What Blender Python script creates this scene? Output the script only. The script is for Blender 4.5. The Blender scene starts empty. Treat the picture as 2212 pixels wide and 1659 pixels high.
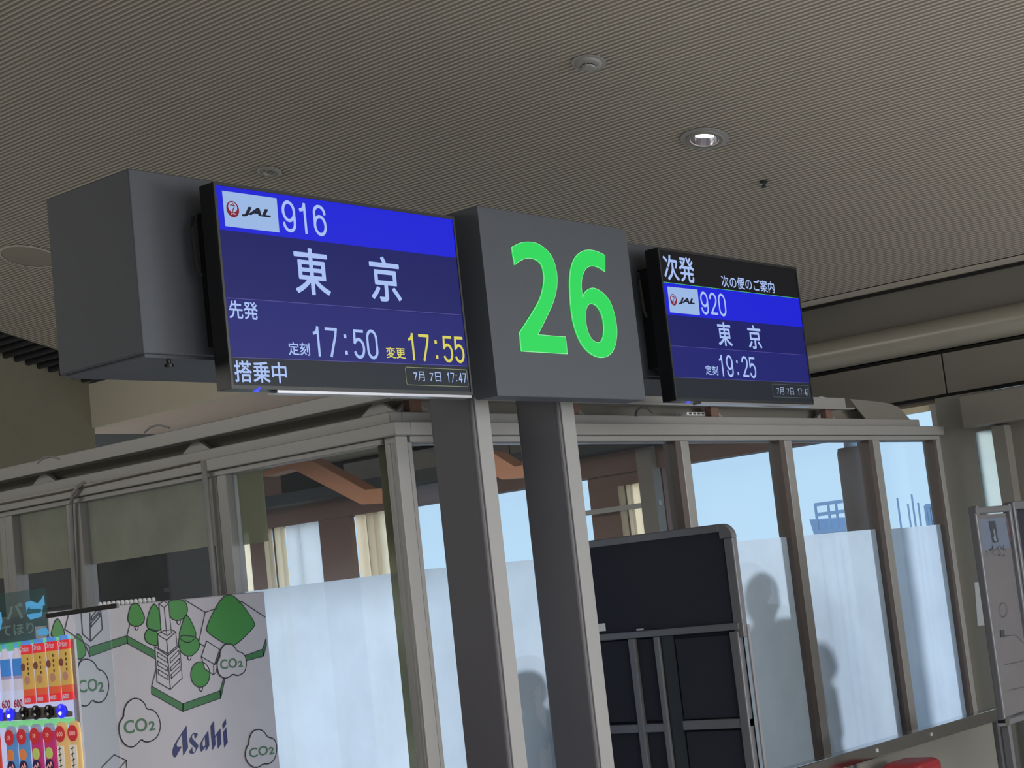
import bpy, bmesh, math, random
from mathutils import Vector, Matrix
from mathutils.geometry import tessellate_polygon
C = bpy.context.scene.collection
random.seed(7)

# ------------------------------------------------------------------ camera
FPX, CX, CY = 3715.8, 1106.0, 829.5
_a, _b, _g = 0.680178, 0.118785, -0.109411
def _rot():
    R = Matrix(((math.sin(_a), -math.cos(_a), 0), (0, 0, -1), (math.cos(_a), math.sin(_a), 0)))
    cb, sb = math.cos(_b), math.sin(_b)
    Rp = Matrix(((1, 0, 0), (0, cb, sb), (0, -sb, cb)))
    cg, sg = math.cos(_g), math.sin(_g)
    return Matrix(((cg, -sg, 0), (sg, cg, 0), (0, 0, 1))) @ Rp @ R
RC = _rot()
EYE = Vector((0, 0, 1.7))
cam = bpy.data.objects.new('camera', bpy.data.cameras.new('camera'))
C.objects.link(cam)
cam.data.sensor_width = 36.0
cam.data.lens = FPX / 2212 * 36.0
cam.data.clip_start = 0.05
cam.data.clip_end = 500
r0, r1, r2 = RC[0], RC[1], RC[2]
cam.matrix_world = Matrix(((r0[0], -r1[0], -r2[0], EYE[0]), (r0[1], -r1[1], -r2[1], EYE[1]), (r0[2], -r1[2], -r2[2], EYE[2]), (0, 0, 0, 1)))
bpy.context.scene.camera = cam

def ray(px, py):
    return RC.transposed() @ Vector(((px - CX) / FPX, (py - CY) / FPX, 1.0))
def onX(px, py, c): d = ray(px, py); return EYE + d * (c / d[0])
def onY(px, py, c): d = ray(px, py); return EYE + d * (c / d[1])
def onZ(px, py, c): d = ray(px, py); return EYE + d * ((c - 1.7) / d[2])

# ------------------------------------------------------------------ world, lights, exposure
sc = bpy.context.scene
sc.view_settings.view_transform = 'Standard'
sc.view_settings.look = 'None'
sc.view_settings.gamma = 1.0
sc.view_settings.use_curve_mapping = False
sc.view_settings.exposure = 0.0
w = bpy.data.worlds.new('sky'); sc.world = w; w.use_nodes = True
nt = w.node_tree; bg = nt.nodes['Background']
geo = nt.nodes.new('ShaderNodeTexCoord'); sep = nt.nodes.new('ShaderNodeSeparateXYZ')
ramp = nt.nodes.new('ShaderNodeValToRGB')
ramp.color_ramp.elements[0].position = 0.0; ramp.color_ramp.elements[0].color = (0.56, 0.80, 1.0, 1)
ramp.color_ramp.elements[1].position = 0.5; ramp.color_ramp.elements[1].color = (0.28, 0.50, 0.85, 1)
nt.links.new(geo.outputs['Generated'], sep.inputs[0]); nt.links.new(sep.outputs['Z'], ramp.inputs[0])
nt.links.new(ramp.outputs[0], bg.inputs[0]); bg.inputs[1].default_value = 1.0

def light(kind, name, loc, energy, color=(1, 1, 1), target=None, **kw):
    d = bpy.data.lights.new(name, kind); d.energy = energy; d.color = color
    for k, v in kw.items(): setattr(d, k, v)
    o = bpy.data.objects.new(name, d); C.objects.link(o); o.location = loc
    if target is not None:
        o.rotation_euler = (Vector(target) - Vector(loc)).to_track_quat('-Z', 'Y').to_euler()
    return o
light('SUN', 'sun', (80.5, 58.5, 9.6), 3.6, (1.0, 1.0, 1.0), (0, 0, 0), angle=0.06)
# added fill lights, out of view behind, above and left of the viewer
light('AREA', 'back_fill_light', (3.0, -6.9, 1.6), 200, (1.0, 0.99, 0.97), (3.0, 3.0, 1.7), shape='RECTANGLE', size=10, size_y=2.4)  # added fill from behind; the back wall has no window
light('AREA', 'overhead_fill_light', (2.5, -2.6, 3.0), 700, (1.0, 0.99, 0.98), (2.5, -2.6, 0), shape='RECTANGLE', size=9, size_y=6)  # added overhead fill, brightens the floor and by bounce the ceiling
light('AREA', 'left_fill_light', (-5.8, 1.0, 1.5), 60, (1.0, 0.98, 0.95), (4.0, 3.0, 1.5), shape='RECTANGLE', size=8, size_y=2.2)  # added fill for the faces turned left; no window there
light('AREA', 'far_left_fill_light', (0.0, 9.0, 4.4), 150, (1.0, 0.98, 0.94), (6.0, 9.0, 1.6), shape='RECTANGLE', size=3, size_y=3)  # added fill aimed at the dark far left part, no fixture
light('AREA', 'glazed_room_fill', (6.3, 8.2, 2.58), 60, (1.0, 0.90, 0.76), (6.3, 8.2, 0), shape='RECTANGLE', size=.6, size_y=6)  # added warm fill, kept out of sight, brightens the glazed room
light('AREA', 'concourse_side_light', (8.2, -2.5, 1.7), 260, (0.93, 0.96, 1.0), (2.0, 4.0, 1.9), shape='RECTANGLE', size=4, size_y=2.0)

# ------------------------------------------------------------------ materials
def lin(c):
    return tuple((x / 255 / 12.92) if x / 255 <= 0.04045 else ((x / 255 + 0.055) / 1.055) ** 2.4 for x in c)
def mat(name, col, rough=0.6, metal=0.0, var=0.08, scale=12, bump=0.0, bscale=200, emit=None, estr=1.0, spec=0.5):
    m = bpy.data.materials.new(name); m.use_nodes = True
    t = m.node_tree; b = t.nodes['Principled BSDF']
    c = lin(col)
    b.inputs['Roughness'].default_value = rough; b.inputs['Metallic'].default_value = metal
    b.inputs['Specular IOR Level'].default_value = spec
    tc = t.nodes.new('ShaderNodeTexCoord')
    n = t.nodes.new('ShaderNodeTexNoise'); n.inputs['Scale'].default_value = scale; n.inputs['Detail'].default_value = 4
    t.links.new(tc.outputs['Object'], n.inputs['Vector'])
    mx = t.nodes.new('ShaderNodeMix'); mx.data_type = 'RGBA'
    mx.inputs[6].default_value = tuple(v * (1 - var) for v in c) + (1,)
    mx.inputs[7].default_value = tuple(min(1, v * (1 + var)) for v in c) + (1,)
    t.links.new(n.outputs['Fac'], mx.inputs[0]); t.links.new(mx.outputs[2], b.inputs['Base Color'])
    if bump:
        n2 = t.nodes.new('ShaderNodeTexNoise'); n2.inputs['Scale'].default_value = bscale
        t.links.new(tc.outputs['Object'], n2.inputs['Vector'])
        bp = t.nodes.new('ShaderNodeBump'); bp.inputs['Strength'].default_value = bump; bp.inputs['Distance'].default_value = 0.002
        t.links.new(n2.outputs['Fac'], bp.inputs['Height']); t.links.new(bp.outputs[0], b.inputs['Normal'])
    if emit is not None:
        b.inputs['Emission Color'].default_value = lin(emit) + (1,); b.inputs['Emission Strength'].default_value = estr
    return m
def glow(name, col, strength=1.0):          # a lit screen pixel area: faint base, own light
    return mat(name, (6, 6, 7), 0.4, emit=col, estr=strength, spec=0.15)
def glass(name, tint=(0.965, 0.985, 1.0), haze=0.03, hazecol=(0.8, 0.85, 0.9), gloss=0.10):
    m = bpy.data.materials.new(name); m.use_nodes = True; t = m.node_tree; t.nodes.clear()
    out = t.nodes.new('ShaderNodeOutputMaterial'); tr = t.nodes.new('ShaderNodeBsdfTransparent'); tr.inputs[0].default_value = tint + (1,)
    gl = t.nodes.new('ShaderNodeBsdfGlossy'); gl.inputs['Roughness'].default_value = 0.02
    tl = t.nodes.new('ShaderNodeBsdfTranslucent'); tl.inputs[0].default_value = hazecol + (1,)
    n = t.nodes.new('ShaderNodeTexNoise'); n.inputs['Scale'].default_value = 2.5; n.inputs['Detail'].default_value = 5
    tc = t.nodes.new('ShaderNodeTexCoord'); t.links.new(tc.outputs['Object'], n.inputs[0])
    mt = t.nodes.new('ShaderNodeMath'); mt.operation = 'MULTIPLY'; mt.inputs[1].default_value = haze * 2; t.links.new(n.outputs['Fac'], mt.inputs[0])
    m1 = t.nodes.new('ShaderNodeMixShader'); t.links.new(mt.outputs[0], m1.inputs[0]); t.links.new(tr.outputs[0], m1.inputs[1]); t.links.new(tl.outputs[0], m1.inputs[2])
    fr = t.nodes.new('ShaderNodeLayerWeight'); fr.inputs[0].default_value = 0.12      # Facing output: symmetric for both sides of the pane
    fp = t.nodes.new('ShaderNodeMath'); fp.operation = 'POWER'; fp.inputs[1].default_value = 3.0; t.links.new(fr.outputs['Facing'], fp.inputs[0])
    fm = t.nodes.new('ShaderNodeMath'); fm.operation = 'MULTIPLY_ADD'; fm.inputs[1].default_value = gloss * 4; fm.inputs[2].default_value = gloss * .3; t.links.new(fp.outputs[0], fm.inputs[0])
    m2 = t.nodes.new('ShaderNodeMixShader'); t.links.new(fm.outputs[0], m2.inputs[0]); t.links.new(m1.outputs[0], m2.inputs[1]); t.links.new(gl.outputs[0], m2.inputs[2])
    t.links.new(m2.outputs[0], out.inputs[0]); return m
def frost(name, col, see=0.35, dirt=0.1, rough=0.22):
    m = bpy.data.materials.new(name); m.use_nodes = True; t = m.node_tree; t.nodes.clear()
    out = t.nodes.new('ShaderNodeOutputMaterial')
    tr = t.nodes.new('ShaderNodeBsdfTransparent'); tr.inputs[0].default_value = (0.92, 0.96, 1, 1)
    tl = t.nodes.new('ShaderNodeBsdfTranslucent'); df = t.nodes.new('ShaderNodeBsdfDiffuse')
    n = t.nodes.new('ShaderNodeTexNoise'); n.inputs['Scale'].default_value = 3.2; n.inputs['Detail'].default_value = 6; n.inputs['Roughness'].default_value = 0.65
    tc = t.nodes.new('ShaderNodeTexCoord'); t.links.new(tc.outputs['Object'], n.inputs[0])
    cr = t.nodes.new('ShaderNodeValToRGB'); cr.color_ramp.elements[0].position = 0.35; cr.color_ramp.elements[1].position = 0.62
    cr.color_ramp.elements[0].color = tuple(v * (1 - dirt) for v in col) + (1,); cr.color_ramp.elements[1].color = col + (1,)
    t.links.new(n.outputs['Fac'], cr.inputs[0]); t.links.new(cr.outputs[0], tl.inputs[0]); t.links.new(cr.outputs[0], df.inputs[0])
    m0 = t.nodes.new('ShaderNodeMixShader'); m0.inputs[0].default_value = 0.12; t.links.new(tl.outputs[0], m0.inputs[1]); t.links.new(df.outputs[0], m0.inputs[2])
    m1 = t.nodes.new('ShaderNodeMixShader'); m1.inputs[0].default_value = 1 - see; t.links.new(tr.outputs[0], m1.inputs[1]); t.links.new(m0.outputs[0], m1.inputs[2])
    t.links.new(m1.outputs[0], out.inputs[0]); return m

M = dict(
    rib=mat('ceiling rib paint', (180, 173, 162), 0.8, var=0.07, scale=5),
    groove=mat('ceiling groove shade tone', (138, 132, 122), 0.9, var=0.10, scale=6),  # shade between the ribs is put into this darker colour
    wall=mat('beige grey wall paint', (122, 121, 114), 0.65, var=0.05, scale=3, bump=0.15, bscale=60),
    wallpanel=mat('wall panel laminate', (112, 108, 100), 0.6, var=0.05, scale=4),
    darkgap=mat('shadow gap black', (18, 17, 17), 0.9),
    band=mat('ceiling edge plaster', (112, 109, 102), 0.75, var=0.05),
    pipe=mat('glossy beige cladding', (150, 146, 134), 0.28, var=0.04),
    soffit=mat('brown soffit', (128, 98, 84), 0.7, var=0.08),
    beige=mat('cream bulkhead paint', (196, 190, 172), 0.7, var=0.04),
    darkwall=mat('dark olive wall', (150, 146, 126), 0.8, var=0.06),
    floor=mat('speckled floor', (182, 181, 178), 0.5, var=0.12, scale=40),
    alu=mat('beige grey aluminium', (148, 147, 145), 0.45, 0.15, var=0.05, scale=8),
    alus=mat('aluminium seal groove', (60, 56, 52), 0.7),
    alub=mat('brown aluminium reveal', (88, 79, 76), 0.5, 0.1),
    body=mat('charcoal painted steel', (66, 70, 78), 0.62, var=0.05, scale=20, bump=0.2, bscale=500),
    postside=mat('shaded post grey', (78, 77, 83), 0.5, var=0.05, bump=0.1, bscale=500),  # grey post with the shade of its side put into the colour
    postfront=mat('lit post grey', (136, 136, 136), 0.5, var=0.04),  # paler tone for window light on the post front; conduits share it
    black=mat('black plastic', (14, 15, 18), 0.35, var=0.05),
    bezel=mat('dark bezel', (26, 28, 31), 0.4),
    silver=mat('polished trim', (165, 166, 172), 0.32, 0.8),
    green=glow('lit green acrylic', (46, 214, 92), 1.0),
    paleedge=mat('pale acrylic edge', (170, 220, 180), 0.4, emit=(150, 215, 170), estr=0.6),
    gl=glass('clear pane'), glo=glass('dusty pane', haze=0.022),
    film=frost('frosted film', (0.60, 0.72, 0.86), 0.07), whitefilm=frost('white film patch', (0.95, 0.95, 0.97), 0.3, .02),
    blind=frost('olive frosted film', (0.42, 0.41, 0.32), 0.0, 0.2),
    sheet=frost('olive tinted sheet', (0.42, 0.42, 0.28), 0.30, 0.1),
    dark=mat('dark cabinet', (40, 42, 46), 0.7),
    navy=mat('navy felt', (24, 27, 40), 0.95, var=0.25, scale=300, bump=0.5, bscale=900),
    frame=mat('grey board frame', (92, 93, 98), 0.4, 0.15),
    chrome=mat('chrome', (190, 192, 196), 0.12, 1.0),
    cream=mat('cream window bar', (226, 216, 186), 0.7, var=0.04), creamt=frost('cream curtain', (0.96, 0.89, 0.74), 0.0, .06),
    paleblue=frost('pale curtain', (0.80, 0.83, 0.84), 0.0, .06), whitet=frost('pale frosted strip', (.74, .80, .78), 0, .05),
    brown=mat('brown pillar paint', (110, 84, 74), 0.7, var=0.06),
    pillar=mat('grey brown pillar', (84, 76, 74), 0.7),
    orange=mat('orange primer beam', (140, 94, 68), 0.6, var=0.08),
    concrete=mat('apron concrete', (190, 188, 182), 0.85, var=0.08, scale=0.5),
    steel=mat('grey blue steel', (165, 190, 215), 0.6),
    white=mat('white paper', (205, 208, 210), 0.8, var=0.03),
    vwhite=mat('white vinyl wrap', (158, 154, 160), 0.38, var=0.04),
    red=mat('red plastic', (150, 40, 46), 0.5),
)
def flat(name, col, rough=0.5): return mat(name, col, rough, var=0.03)

# ------------------------------------------------------------------ builders
class MB:
    def __init__(s): s.v = []; s.f = []; s.mi = []; s.cur = 0
    def add(s, vs, fs):
        o = len(s.v); s.v += [Vector(p) for p in vs]
        for f in fs: s.f.append([i + o for i in f]); s.mi.append(s.cur)
        return s
    def box(s, x0, x1, y0, y1, z0, z1):
        x0, x1 = sorted((x0, x1)); y0, y1 = sorted((y0, y1)); z0, z1 = sorted((z0, z1))
        return s.add([(x0, y0, z0), (x1, y0, z0), (x1, y1, z0), (x0, y1, z0), (x0, y0, z1), (x1, y0, z1), (x1, y1, z1), (x0, y1, z1)],
                     [(0, 3, 2, 1), (4, 5, 6, 7), (0, 1, 5, 4), (1, 2, 6, 5), (2, 3, 7, 6), (3, 0, 4, 7)])
    def bar(s, p, q, w, h=None, up=(0, 0, 1)):
        h = h or w; p = Vector(p); q = Vector(q); d = (q - p).normalized(); u = Vector(up)
        if abs(d.dot(u)) > 0.99: u = Vector((1, 0, 0))
        a = d.cross(u).normalized() * w / 2; b = a.cross(d).normalized() * h / 2
        vs = [p - a - b, p + a - b, p + a + b, p - a + b, q - a - b, q + a - b, q + a + b, q - a + b]
        return s.add(vs, [(0, 1, 2, 3), (7, 6, 5, 4), (0, 4, 5, 1), (1, 5, 6, 2), (2, 6, 7, 3), (3, 7, 4, 0)])
    def tube(s, pts, r, n=10, caps=True):
        pts = [Vector(p) for p in pts]; vs = []; fs = []
        rr = r if isinstance(r, (list, tuple)) else [r] * len(pts)
        for i, p in enumerate(pts):
            d = (pts[min(i + 1, len(pts) - 1)] - pts[max(i - 1, 0)]).normalized()
            u = Vector((0, 0, 1)) if abs(d.z) < 0.9 else Vector((1, 0, 0))
            a = d.cross(u).normalized(); b = a.cross(d)
            for k in range(n): t = 2 * math.pi * k / n; vs.append(p + (a * math.cos(t) + b * math.sin(t)) * rr[i])
        for i in range(len(pts) - 1):
            for k in range(n): k2 = (k + 1) % n; fs.append((i * n + k, i * n + k2, (i + 1) * n + k2, (i + 1) * n + k))
        if caps: fs += [tuple(range(n))[::-1], tuple((len(pts) - 1) * n + k for k in range(n))]
        return s.add(vs, fs)
    def lathe(s, c, prof, n=24, axis=(0, 0, 1), cap=True):        # prof: (radius, height) along axis
        c = Vector(c); ax = Vector(axis).normalized(); u = Vector((1, 0, 0)) if abs(ax.x) < 0.9 else Vector((0, 1, 0))
        a = ax.cross(u).normalized(); b = ax.cross(a); vs = []; fs = []
        for r, h in prof:
            for k in range(n): t = 2 * math.pi * k / n; vs.append(c + ax * h + (a * math.cos(t) + b * math.sin(t)) * r)
        for i in range(len(prof) - 1):
            for k in range(n): k2 = (k + 1) % n; fs.append((i * n + k, i * n + k2, (i + 1) * n + k2, (i + 1) * n + k))
        if cap: fs += [tuple(range(n))[::-1], tuple((len(prof) - 1) * n + k for k in range(n))]
        return s.add(vs, fs)
    def prism(s, loop, ext):                                       # planar loop of 3D points swept by vector ext
        loop = [Vector(p) for p in loop]; n = len(loop); e = Vector(ext)
        fs = [tuple(t) for t in tessellate_polygon([loop])]
        fs2 = [tuple(i + n for i in reversed(t)) for t in fs]
        return s.add(loop + [p + e for p in loop], fs + fs2 + [(i, (i + 1) % n, (i + 1) % n + n, i + n) for i in range(n)])
    def build(s, name, m, parent=None, bevel=0.0, smooth=False, seg=2, origin=None):
        me = bpy.data.meshes.new(name)
        if parent is not None: org = wloc(parent)
        elif origin is not None: org = Vector(origin)
        else:
            lo = [min(v[i] for v in s.v) for i in range(3)]; hi = [max(v[i] for v in s.v) for i in range(3)]
            org = Vector(((lo[0] + hi[0]) / 2, (lo[1] + hi[1]) / 2, lo[2]))
        me.from_pydata([v - org for v in s.v], [], s.f)
        ms = m if isinstance(m, (list, tuple)) else [m]
        for q in ms: me.materials.append(q)
        if len(ms) > 1: me.polygons.foreach_set('material_index', s.mi)
        bm = bmesh.new(); bm.from_mesh(me); bmesh.ops.recalc_face_normals(bm, faces=bm.faces); bm.to_mesh(me); bm.free()
        if smooth:
            me.polygons.foreach_set('use_smooth', [True] * len(me.polygons))
            me.set_sharp_from_angle(angle=math.radians(40))
        o = bpy.data.objects.new(name, me); C.objects.link(o)
        if parent is not None: o.parent = parent
        else: o.location = org
        if bevel:
            b = o.modifiers.new('bevel', 'BEVEL'); b.width = bevel; b.segments = seg; b.limit_method = 'ANGLE'; b.angle_limit = 0.6
        return o
def wloc(o):
    v = Vector(o.location)
    while o.parent is not None: o = o.parent; v = v + Vector(o.location)
    return v
def tag(o, label=None, cat=None, group=None, kind=None):
    if label: o['label'] = label
    if cat: o['category'] = cat
    if group: o['group'] = group
    if kind: o['kind'] = kind
    return o
def thing(name, loc, label=None, cat=None, group=None, kind=None):
    o = bpy.data.objects.new(name, None); C.objects.link(o); o.location = loc; o.empty_display_size = 0.1
    return tag(o, label, cat, group, kind)
def box(name, m, parent, *a, bevel=0.0): return MB().box(*a).build(name, m, parent, bevel=bevel)
def kids(o): return [c for c in C.objects if c.parent == o]
def copy_tree(o, parent=None):
    c = o.copy(); C.objects.link(c)
    if parent is not None: c.parent = parent
    for ch in kids(o): copy_tree(ch, c)
    return c

class Plane:                                                       # a printed or lit surface in the scene
    def __init__(s, axis, c):
        s.axis, s.c = axis, c
        if axis == 'Y': s.U, s.N = Vector((1, 0, 0)), Vector((0, -1, 0))
        else: s.U, s.N = Vector((0, -1, 0)), Vector((-1, 0, 0))
    def uv(s, px, py):
        p = onY(px, py, s.c) if s.axis == 'Y' else onX(px, py, s.c)
        return (p.dot(s.U), p.z)
    def pt(s, u, v, n=0.0): return s.U * u + Vector((0, 0, v)) - s.N * 0 + (Vector((0, s.c, 0)) if s.axis == 'Y' else Vector((s.c, 0, 0))) + s.N * n
    def px(s, pts): return [s.uv(*p) for p in pts]
def poly(name, pl, loops, m, parent, n=0.001, thick=0.0):          # loops in (u,v)
    if not isinstance(loops[0][0], (tuple, list)): loops = [loops]
    flatp = [p for l in loops for p in l]
    tr = tessellate_polygon([[Vector((u, v, 0)) for u, v in l] for l in loops])
    mb = MB(); N = len(flatp)
    if thick:
        vs = [pl.pt(u, v, n) for u, v in flatp] + [pl.pt(u, v, n - thick) for u, v in flatp]
        fs = [tuple(t) for t in tr]; o = 0
        for l in loops:
            L = len(l)
            for i in range(L): j = (i + 1) % L; fs.append((o + i, o + j, o + j + N, o + i + N))
            o += L
        mb.add(vs, fs)
    else: mb.add([pl.pt(u, v, n) for u, v in flatp], [tuple(t) for t in tr])
    return mb.build(name, m, parent)
def ribbon(mb, pl, pts, wd, n=0.0015, close=False):
    pts = [Vector(p) for p in pts]
    if close: pts = pts + [pts[0]]
    for a, b in zip(pts, pts[1:]):
        d = (b - a)
        if d.length < 1e-6: continue
        d.normalize(); q = Vector((-d.y, d.x)) * wd / 2; e = d * wd * 0.4
        mb.add([pl.pt(*(a - q - e), n), pl.pt(*(b - q + e), n), pl.pt(*(b + q + e), n), pl.pt(*(a + q - e), n)], [(0, 1, 2, 3)])
    return mb
def smooth_loop(pts, it=2):
    for _ in range(it):
        q = []
        for i in range(len(pts)):
            a, b = pts[i], pts[(i + 1) % len(pts)]
            q += [(a[0] * .75 + b[0] * .25, a[1] * .75 + b[1] * .25), (a[0] * .25 + b[0] * .75, a[1] * .25 + b[1] * .75)]
        pts = q
    return pts
_tc = {}
def textmesh(s, bold=0.0, shear=0.0, space=1.0):
    k = (s, bold, shear, space)
    if k not in _tc:
        c = bpy.data.curves.new('t', 'FONT'); c.body = s; c.offset = bold; c.shear = shear; c.space_character = space; c.resolution_u = 3
        o = bpy.data.objects.new('t', c); C.objects.link(o); bpy.context.view_layer.update()
        me = bpy.data.meshes.new_from_object(o.evaluated_get(bpy.context.evaluated_depsgraph_get()))
        _tc[k] = ([tuple(v.co) for v in me.vertices], [tuple(p.vertices) for p in me.polygons])
        bpy.data.objects.remove(o); bpy.data.curves.remove(c); bpy.data.meshes.remove(me)
    return _tc[k]
def text(name, s, pl, bl, tr, m, parent, n=0.002, bold=0.0, shear=0.0, space=1.0, uv=False, mb=None, emb=0.0):
    u0, v0 = bl if uv else pl.uv(*bl); u1, v1 = tr if uv else pl.uv(*tr)
    vs, fs = textmesh(s, bold, shear, space)
    x0 = min(v[0] for v in vs); x1 = max(v[0] for v in vs); y0 = min(v[1] for v in vs); y1 = max(v[1] for v in vs)
    q = mb or MB(); sc_ = (v1 - v0) / (y1 - y0) * emb; sh = [(0, 0, 0)]
    if emb: sh = [(math.cos(k * math.pi / 3) * sc_, math.sin(k * math.pi / 3) * sc_, k * 2e-5) for k in range(6)]; u0 += sc_; u1 -= sc_; v0 += sc_; v1 -= sc_
    for du_, dv_, dn_ in sh:
        q.add([pl.pt(u0 + (v[0] - x0) / (x1 - x0) * (u1 - u0) + du_, v0 + (v[1] - y0) / (y1 - y0) * (v1 - v0) + dv_, n + dn_) for v in vs], fs)
    return q if mb else q.build(name, m, parent)

# ------------------------------------------------------------------ room shell
CZ = 3.07
XR = 8.4
def setting(name): return tag(bpy.data.objects.new(name, None), kind='structure')
def sroot(name, loc=(0, 0, 0)): o = thing(name, loc, kind='structure'); return o
tag(MB().box(-6, XR + 0.1, -7.2, 13, -0.1, 0).build('floor', M['floor']), kind='structure')
# ribbed ceiling, sloping down towards the end wall; every rib runs along Y
KS = 0.24
cz = lambda x: CZ + KS * (XR - x)
CN = Vector((KS, 0, 1)).normalized()
def onS(px, py, off=0.0): d = ray(px, py); return EYE + d * ((CZ + KS * XR - 1.7 + off) / (d[2] + KS * d[0]))
SLY = 8.93                                          # ceiling ends here, dark louvred slot beyond
_d = onS(1522, 298); DLC = (_d.x, _d.y, .072)      # opening for the recessed lamp
mb = MB(); pitch = 0.0232; x = 2.2
while x < 8.3:
    y1 = SLY; y0 = 0.3
    rr = 0.0085; dp = .0050
    a, b = x, x + rr; c = x + pitch
    hh = DLC[2] ** 2 - (x + pitch / 2 - DLC[0]) ** 2
    segs = [(y0, y1)] if hh <= 0 else [(y0, DLC[1] - math.sqrt(hh)), (DLC[1] + math.sqrt(hh), y1)]
    for y0, y1 in segs:
        mb.cur = 0
        mb.add([(a, y0, cz(a) - dp), (b, y0, cz(b) - dp), (b, y1, cz(b) - dp), (a, y1, cz(a) - dp)], [(0, 1, 2, 3)])
        mb.cur = 1
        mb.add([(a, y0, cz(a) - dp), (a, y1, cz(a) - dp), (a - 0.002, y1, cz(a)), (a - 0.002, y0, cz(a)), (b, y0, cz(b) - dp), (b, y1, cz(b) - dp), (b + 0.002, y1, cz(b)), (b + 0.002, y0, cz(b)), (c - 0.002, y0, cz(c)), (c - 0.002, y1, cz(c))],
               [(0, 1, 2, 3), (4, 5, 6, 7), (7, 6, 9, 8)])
    x += pitch
mb.cur = 0
mb.add([(x, 0.3, cz(x) - 0.004), (XR, 0.3, cz(XR) - 0.004), (XR, SLY, cz(XR) - 0.004), (x, SLY, cz(x) - 0.004)], [(0, 1, 2, 3)])
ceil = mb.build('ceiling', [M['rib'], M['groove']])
tag(ceil, kind='structure')
def slab(x0, x1, y0, y1, o0, o1, m, name, par):
    return MB().prism([(x0, y0, cz(x0) + o0), (x1, y0, cz(x1) + o0), (x1, y1, cz(x1) + o0), (x0, y1, cz(x0) + o0)], (0, 0, o1 - o0)).build(name, m, par)
slab(2.2, XR + .15, 0.3, SLY, 0.12, 0.16, M['rib'], 'ceiling_backing', ceil)
slab(2.2, XR + .15, -7.2, 0.3, 0.0, 0.16, M['rib'], 'ceiling_backing', ceil)
MB().box(-6.1, 2.2, -7.3, 13.1, cz(2.2), cz(2.2) + .16).build('ceiling_backing', M['rib'], ceil)
slab(2.2, XR + .15, SLY, 13.1, 0.22, 0.3, M['darkgap'], 'ceiling_backing', ceil)
tag(MB().box(-6.1, -6, -7.2, 13, 0, cz(2.2)).build('wall_left', M['wall']), kind='structure')
tag(MB().box(-6, XR, -7.3, -7.2, 0, cz(2.2)).build('wall_back', M['wall']), kind='structure')
tag(MB().box(-6, 4.3, 13, 13.1, 0, cz(2.2)).build('wall_front', M['darkwall']), kind='structure')

# end wall on the right, along Y at X = 8.4
wr = sroot('wall_right', (XR, 0, 0))
T = 0.16
box('wall_panel', M['wall'], wr, XR, XR + .05, 3.775, 3.965, 0, 2.455)
box('wall_panel', M['wallpanel'], wr, XR + 0.03, XR + T, -7.2, 3.655, 0, 2.33)
box('sill', M['wall'], wr, XR + 0.03, XR + T, 3.655, 3.775, 0, 0.9)
box('lintel', M['wall'], wr, XR, XR + T, 3.655, 3.775, 2.25, 2.455)
box('door_jamb', M['band'], wr, XR - 0.05, XR + 0.05, 3.585, 3.655, 0, 2.26)
box('header_box', M['wallpanel'], wr, XR - 0.12, XR + T, 1.0, 3.78, 2.27, 2.44, bevel=0.01)
box('window_header', M['brown'], wr, XR, XR + T, 4.32, 13, 2.325, 2.455)
box('window_header', M['soffit'], wr, XR + .06, XR + T, 3.965, 13, 2.455, 2.70)
box('window_header', M['wallpanel'], wr, XR + T * .5, XR + T, 3.965, 4.32, 2.435, 2.455)
for a, b in ((-2.0, 0.9), (0.9, 2.395), (2.4, 3.885), (3.89, 5.375), (5.38, 6.865), (6.87, 8.35)):
    box('upper_panel', M['wallpanel'], wr, XR - 0.01, XR + 0.02, a + .002, b - .002, 2.47, 2.682, bevel=0.003)
box('shadow_gap', M['darkgap'], wr, XR + 0.01, XR + 0.05, -2, 9, 2.455, 2.72)
box('upper_backing', M['band'], wr, XR + 0.01, XR + T, -7.2, 13, 2.70, CZ + .3)
mb = MB(); prof = []
for k in range(13):
    t = math.pi * (-0.5 + k / 12); prof.append((XR + 0.005 - 0.085 * math.cos(t), 2.787 + 0.082 * math.sin(t)))
N_ = len(prof); vs = [(p[0], -2, p[1]) for p in prof] + [(p[0], 9, p[1]) for p in prof]
mb.add(vs, [(i, i + 1, i + 1 + N_, i + N_) for i in range(N_ - 1)])
o = mb.build('round_cladding', M['pipe'], wr, smooth=True)
box('ceiling_reveal', M['darkgap'], wr, XR - 0.03, XR + 0.01, -2, 9, 3.056, 3.067)

# small clerestory blind
o = box('window_blind', M['cream'], wr, XR + 0.02, XR + 0.05, 3.985, 4.3, 2.398, 2.43)
box('window_frame', M['alu'], wr, XR, XR + .06, 3.965, 3.995, 0, 2.43)
o = MB().box(XR + .02, XR + .03, 3.66, 3.775, 0.9, 2.25).build('window_pane', M['whitet'], wr)

# bulkheads over the glazed room
bk = sroot('trim_1', (7.12, 5.5, 3.08))
MB().prism([(7.12, 5.0, 3.08), (7.12, 9.56, 3.08), (7.12, 9.56, cz(7.12)), (7.12, 5.0, cz(7.12))], (0.06, 0, 0)).build('bulkhead_face', M['beige'], bk)
box('bulkhead_face', M['beige'], bk, 6.3, 8.385, 4.96, 5.02, 2.64, 2.832)
box('soffit', mat('pale brown soffit', (206, 188, 176), .7), bk, 7.18, XR, 5.02, 9.7, 3.082, 3.10)
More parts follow.
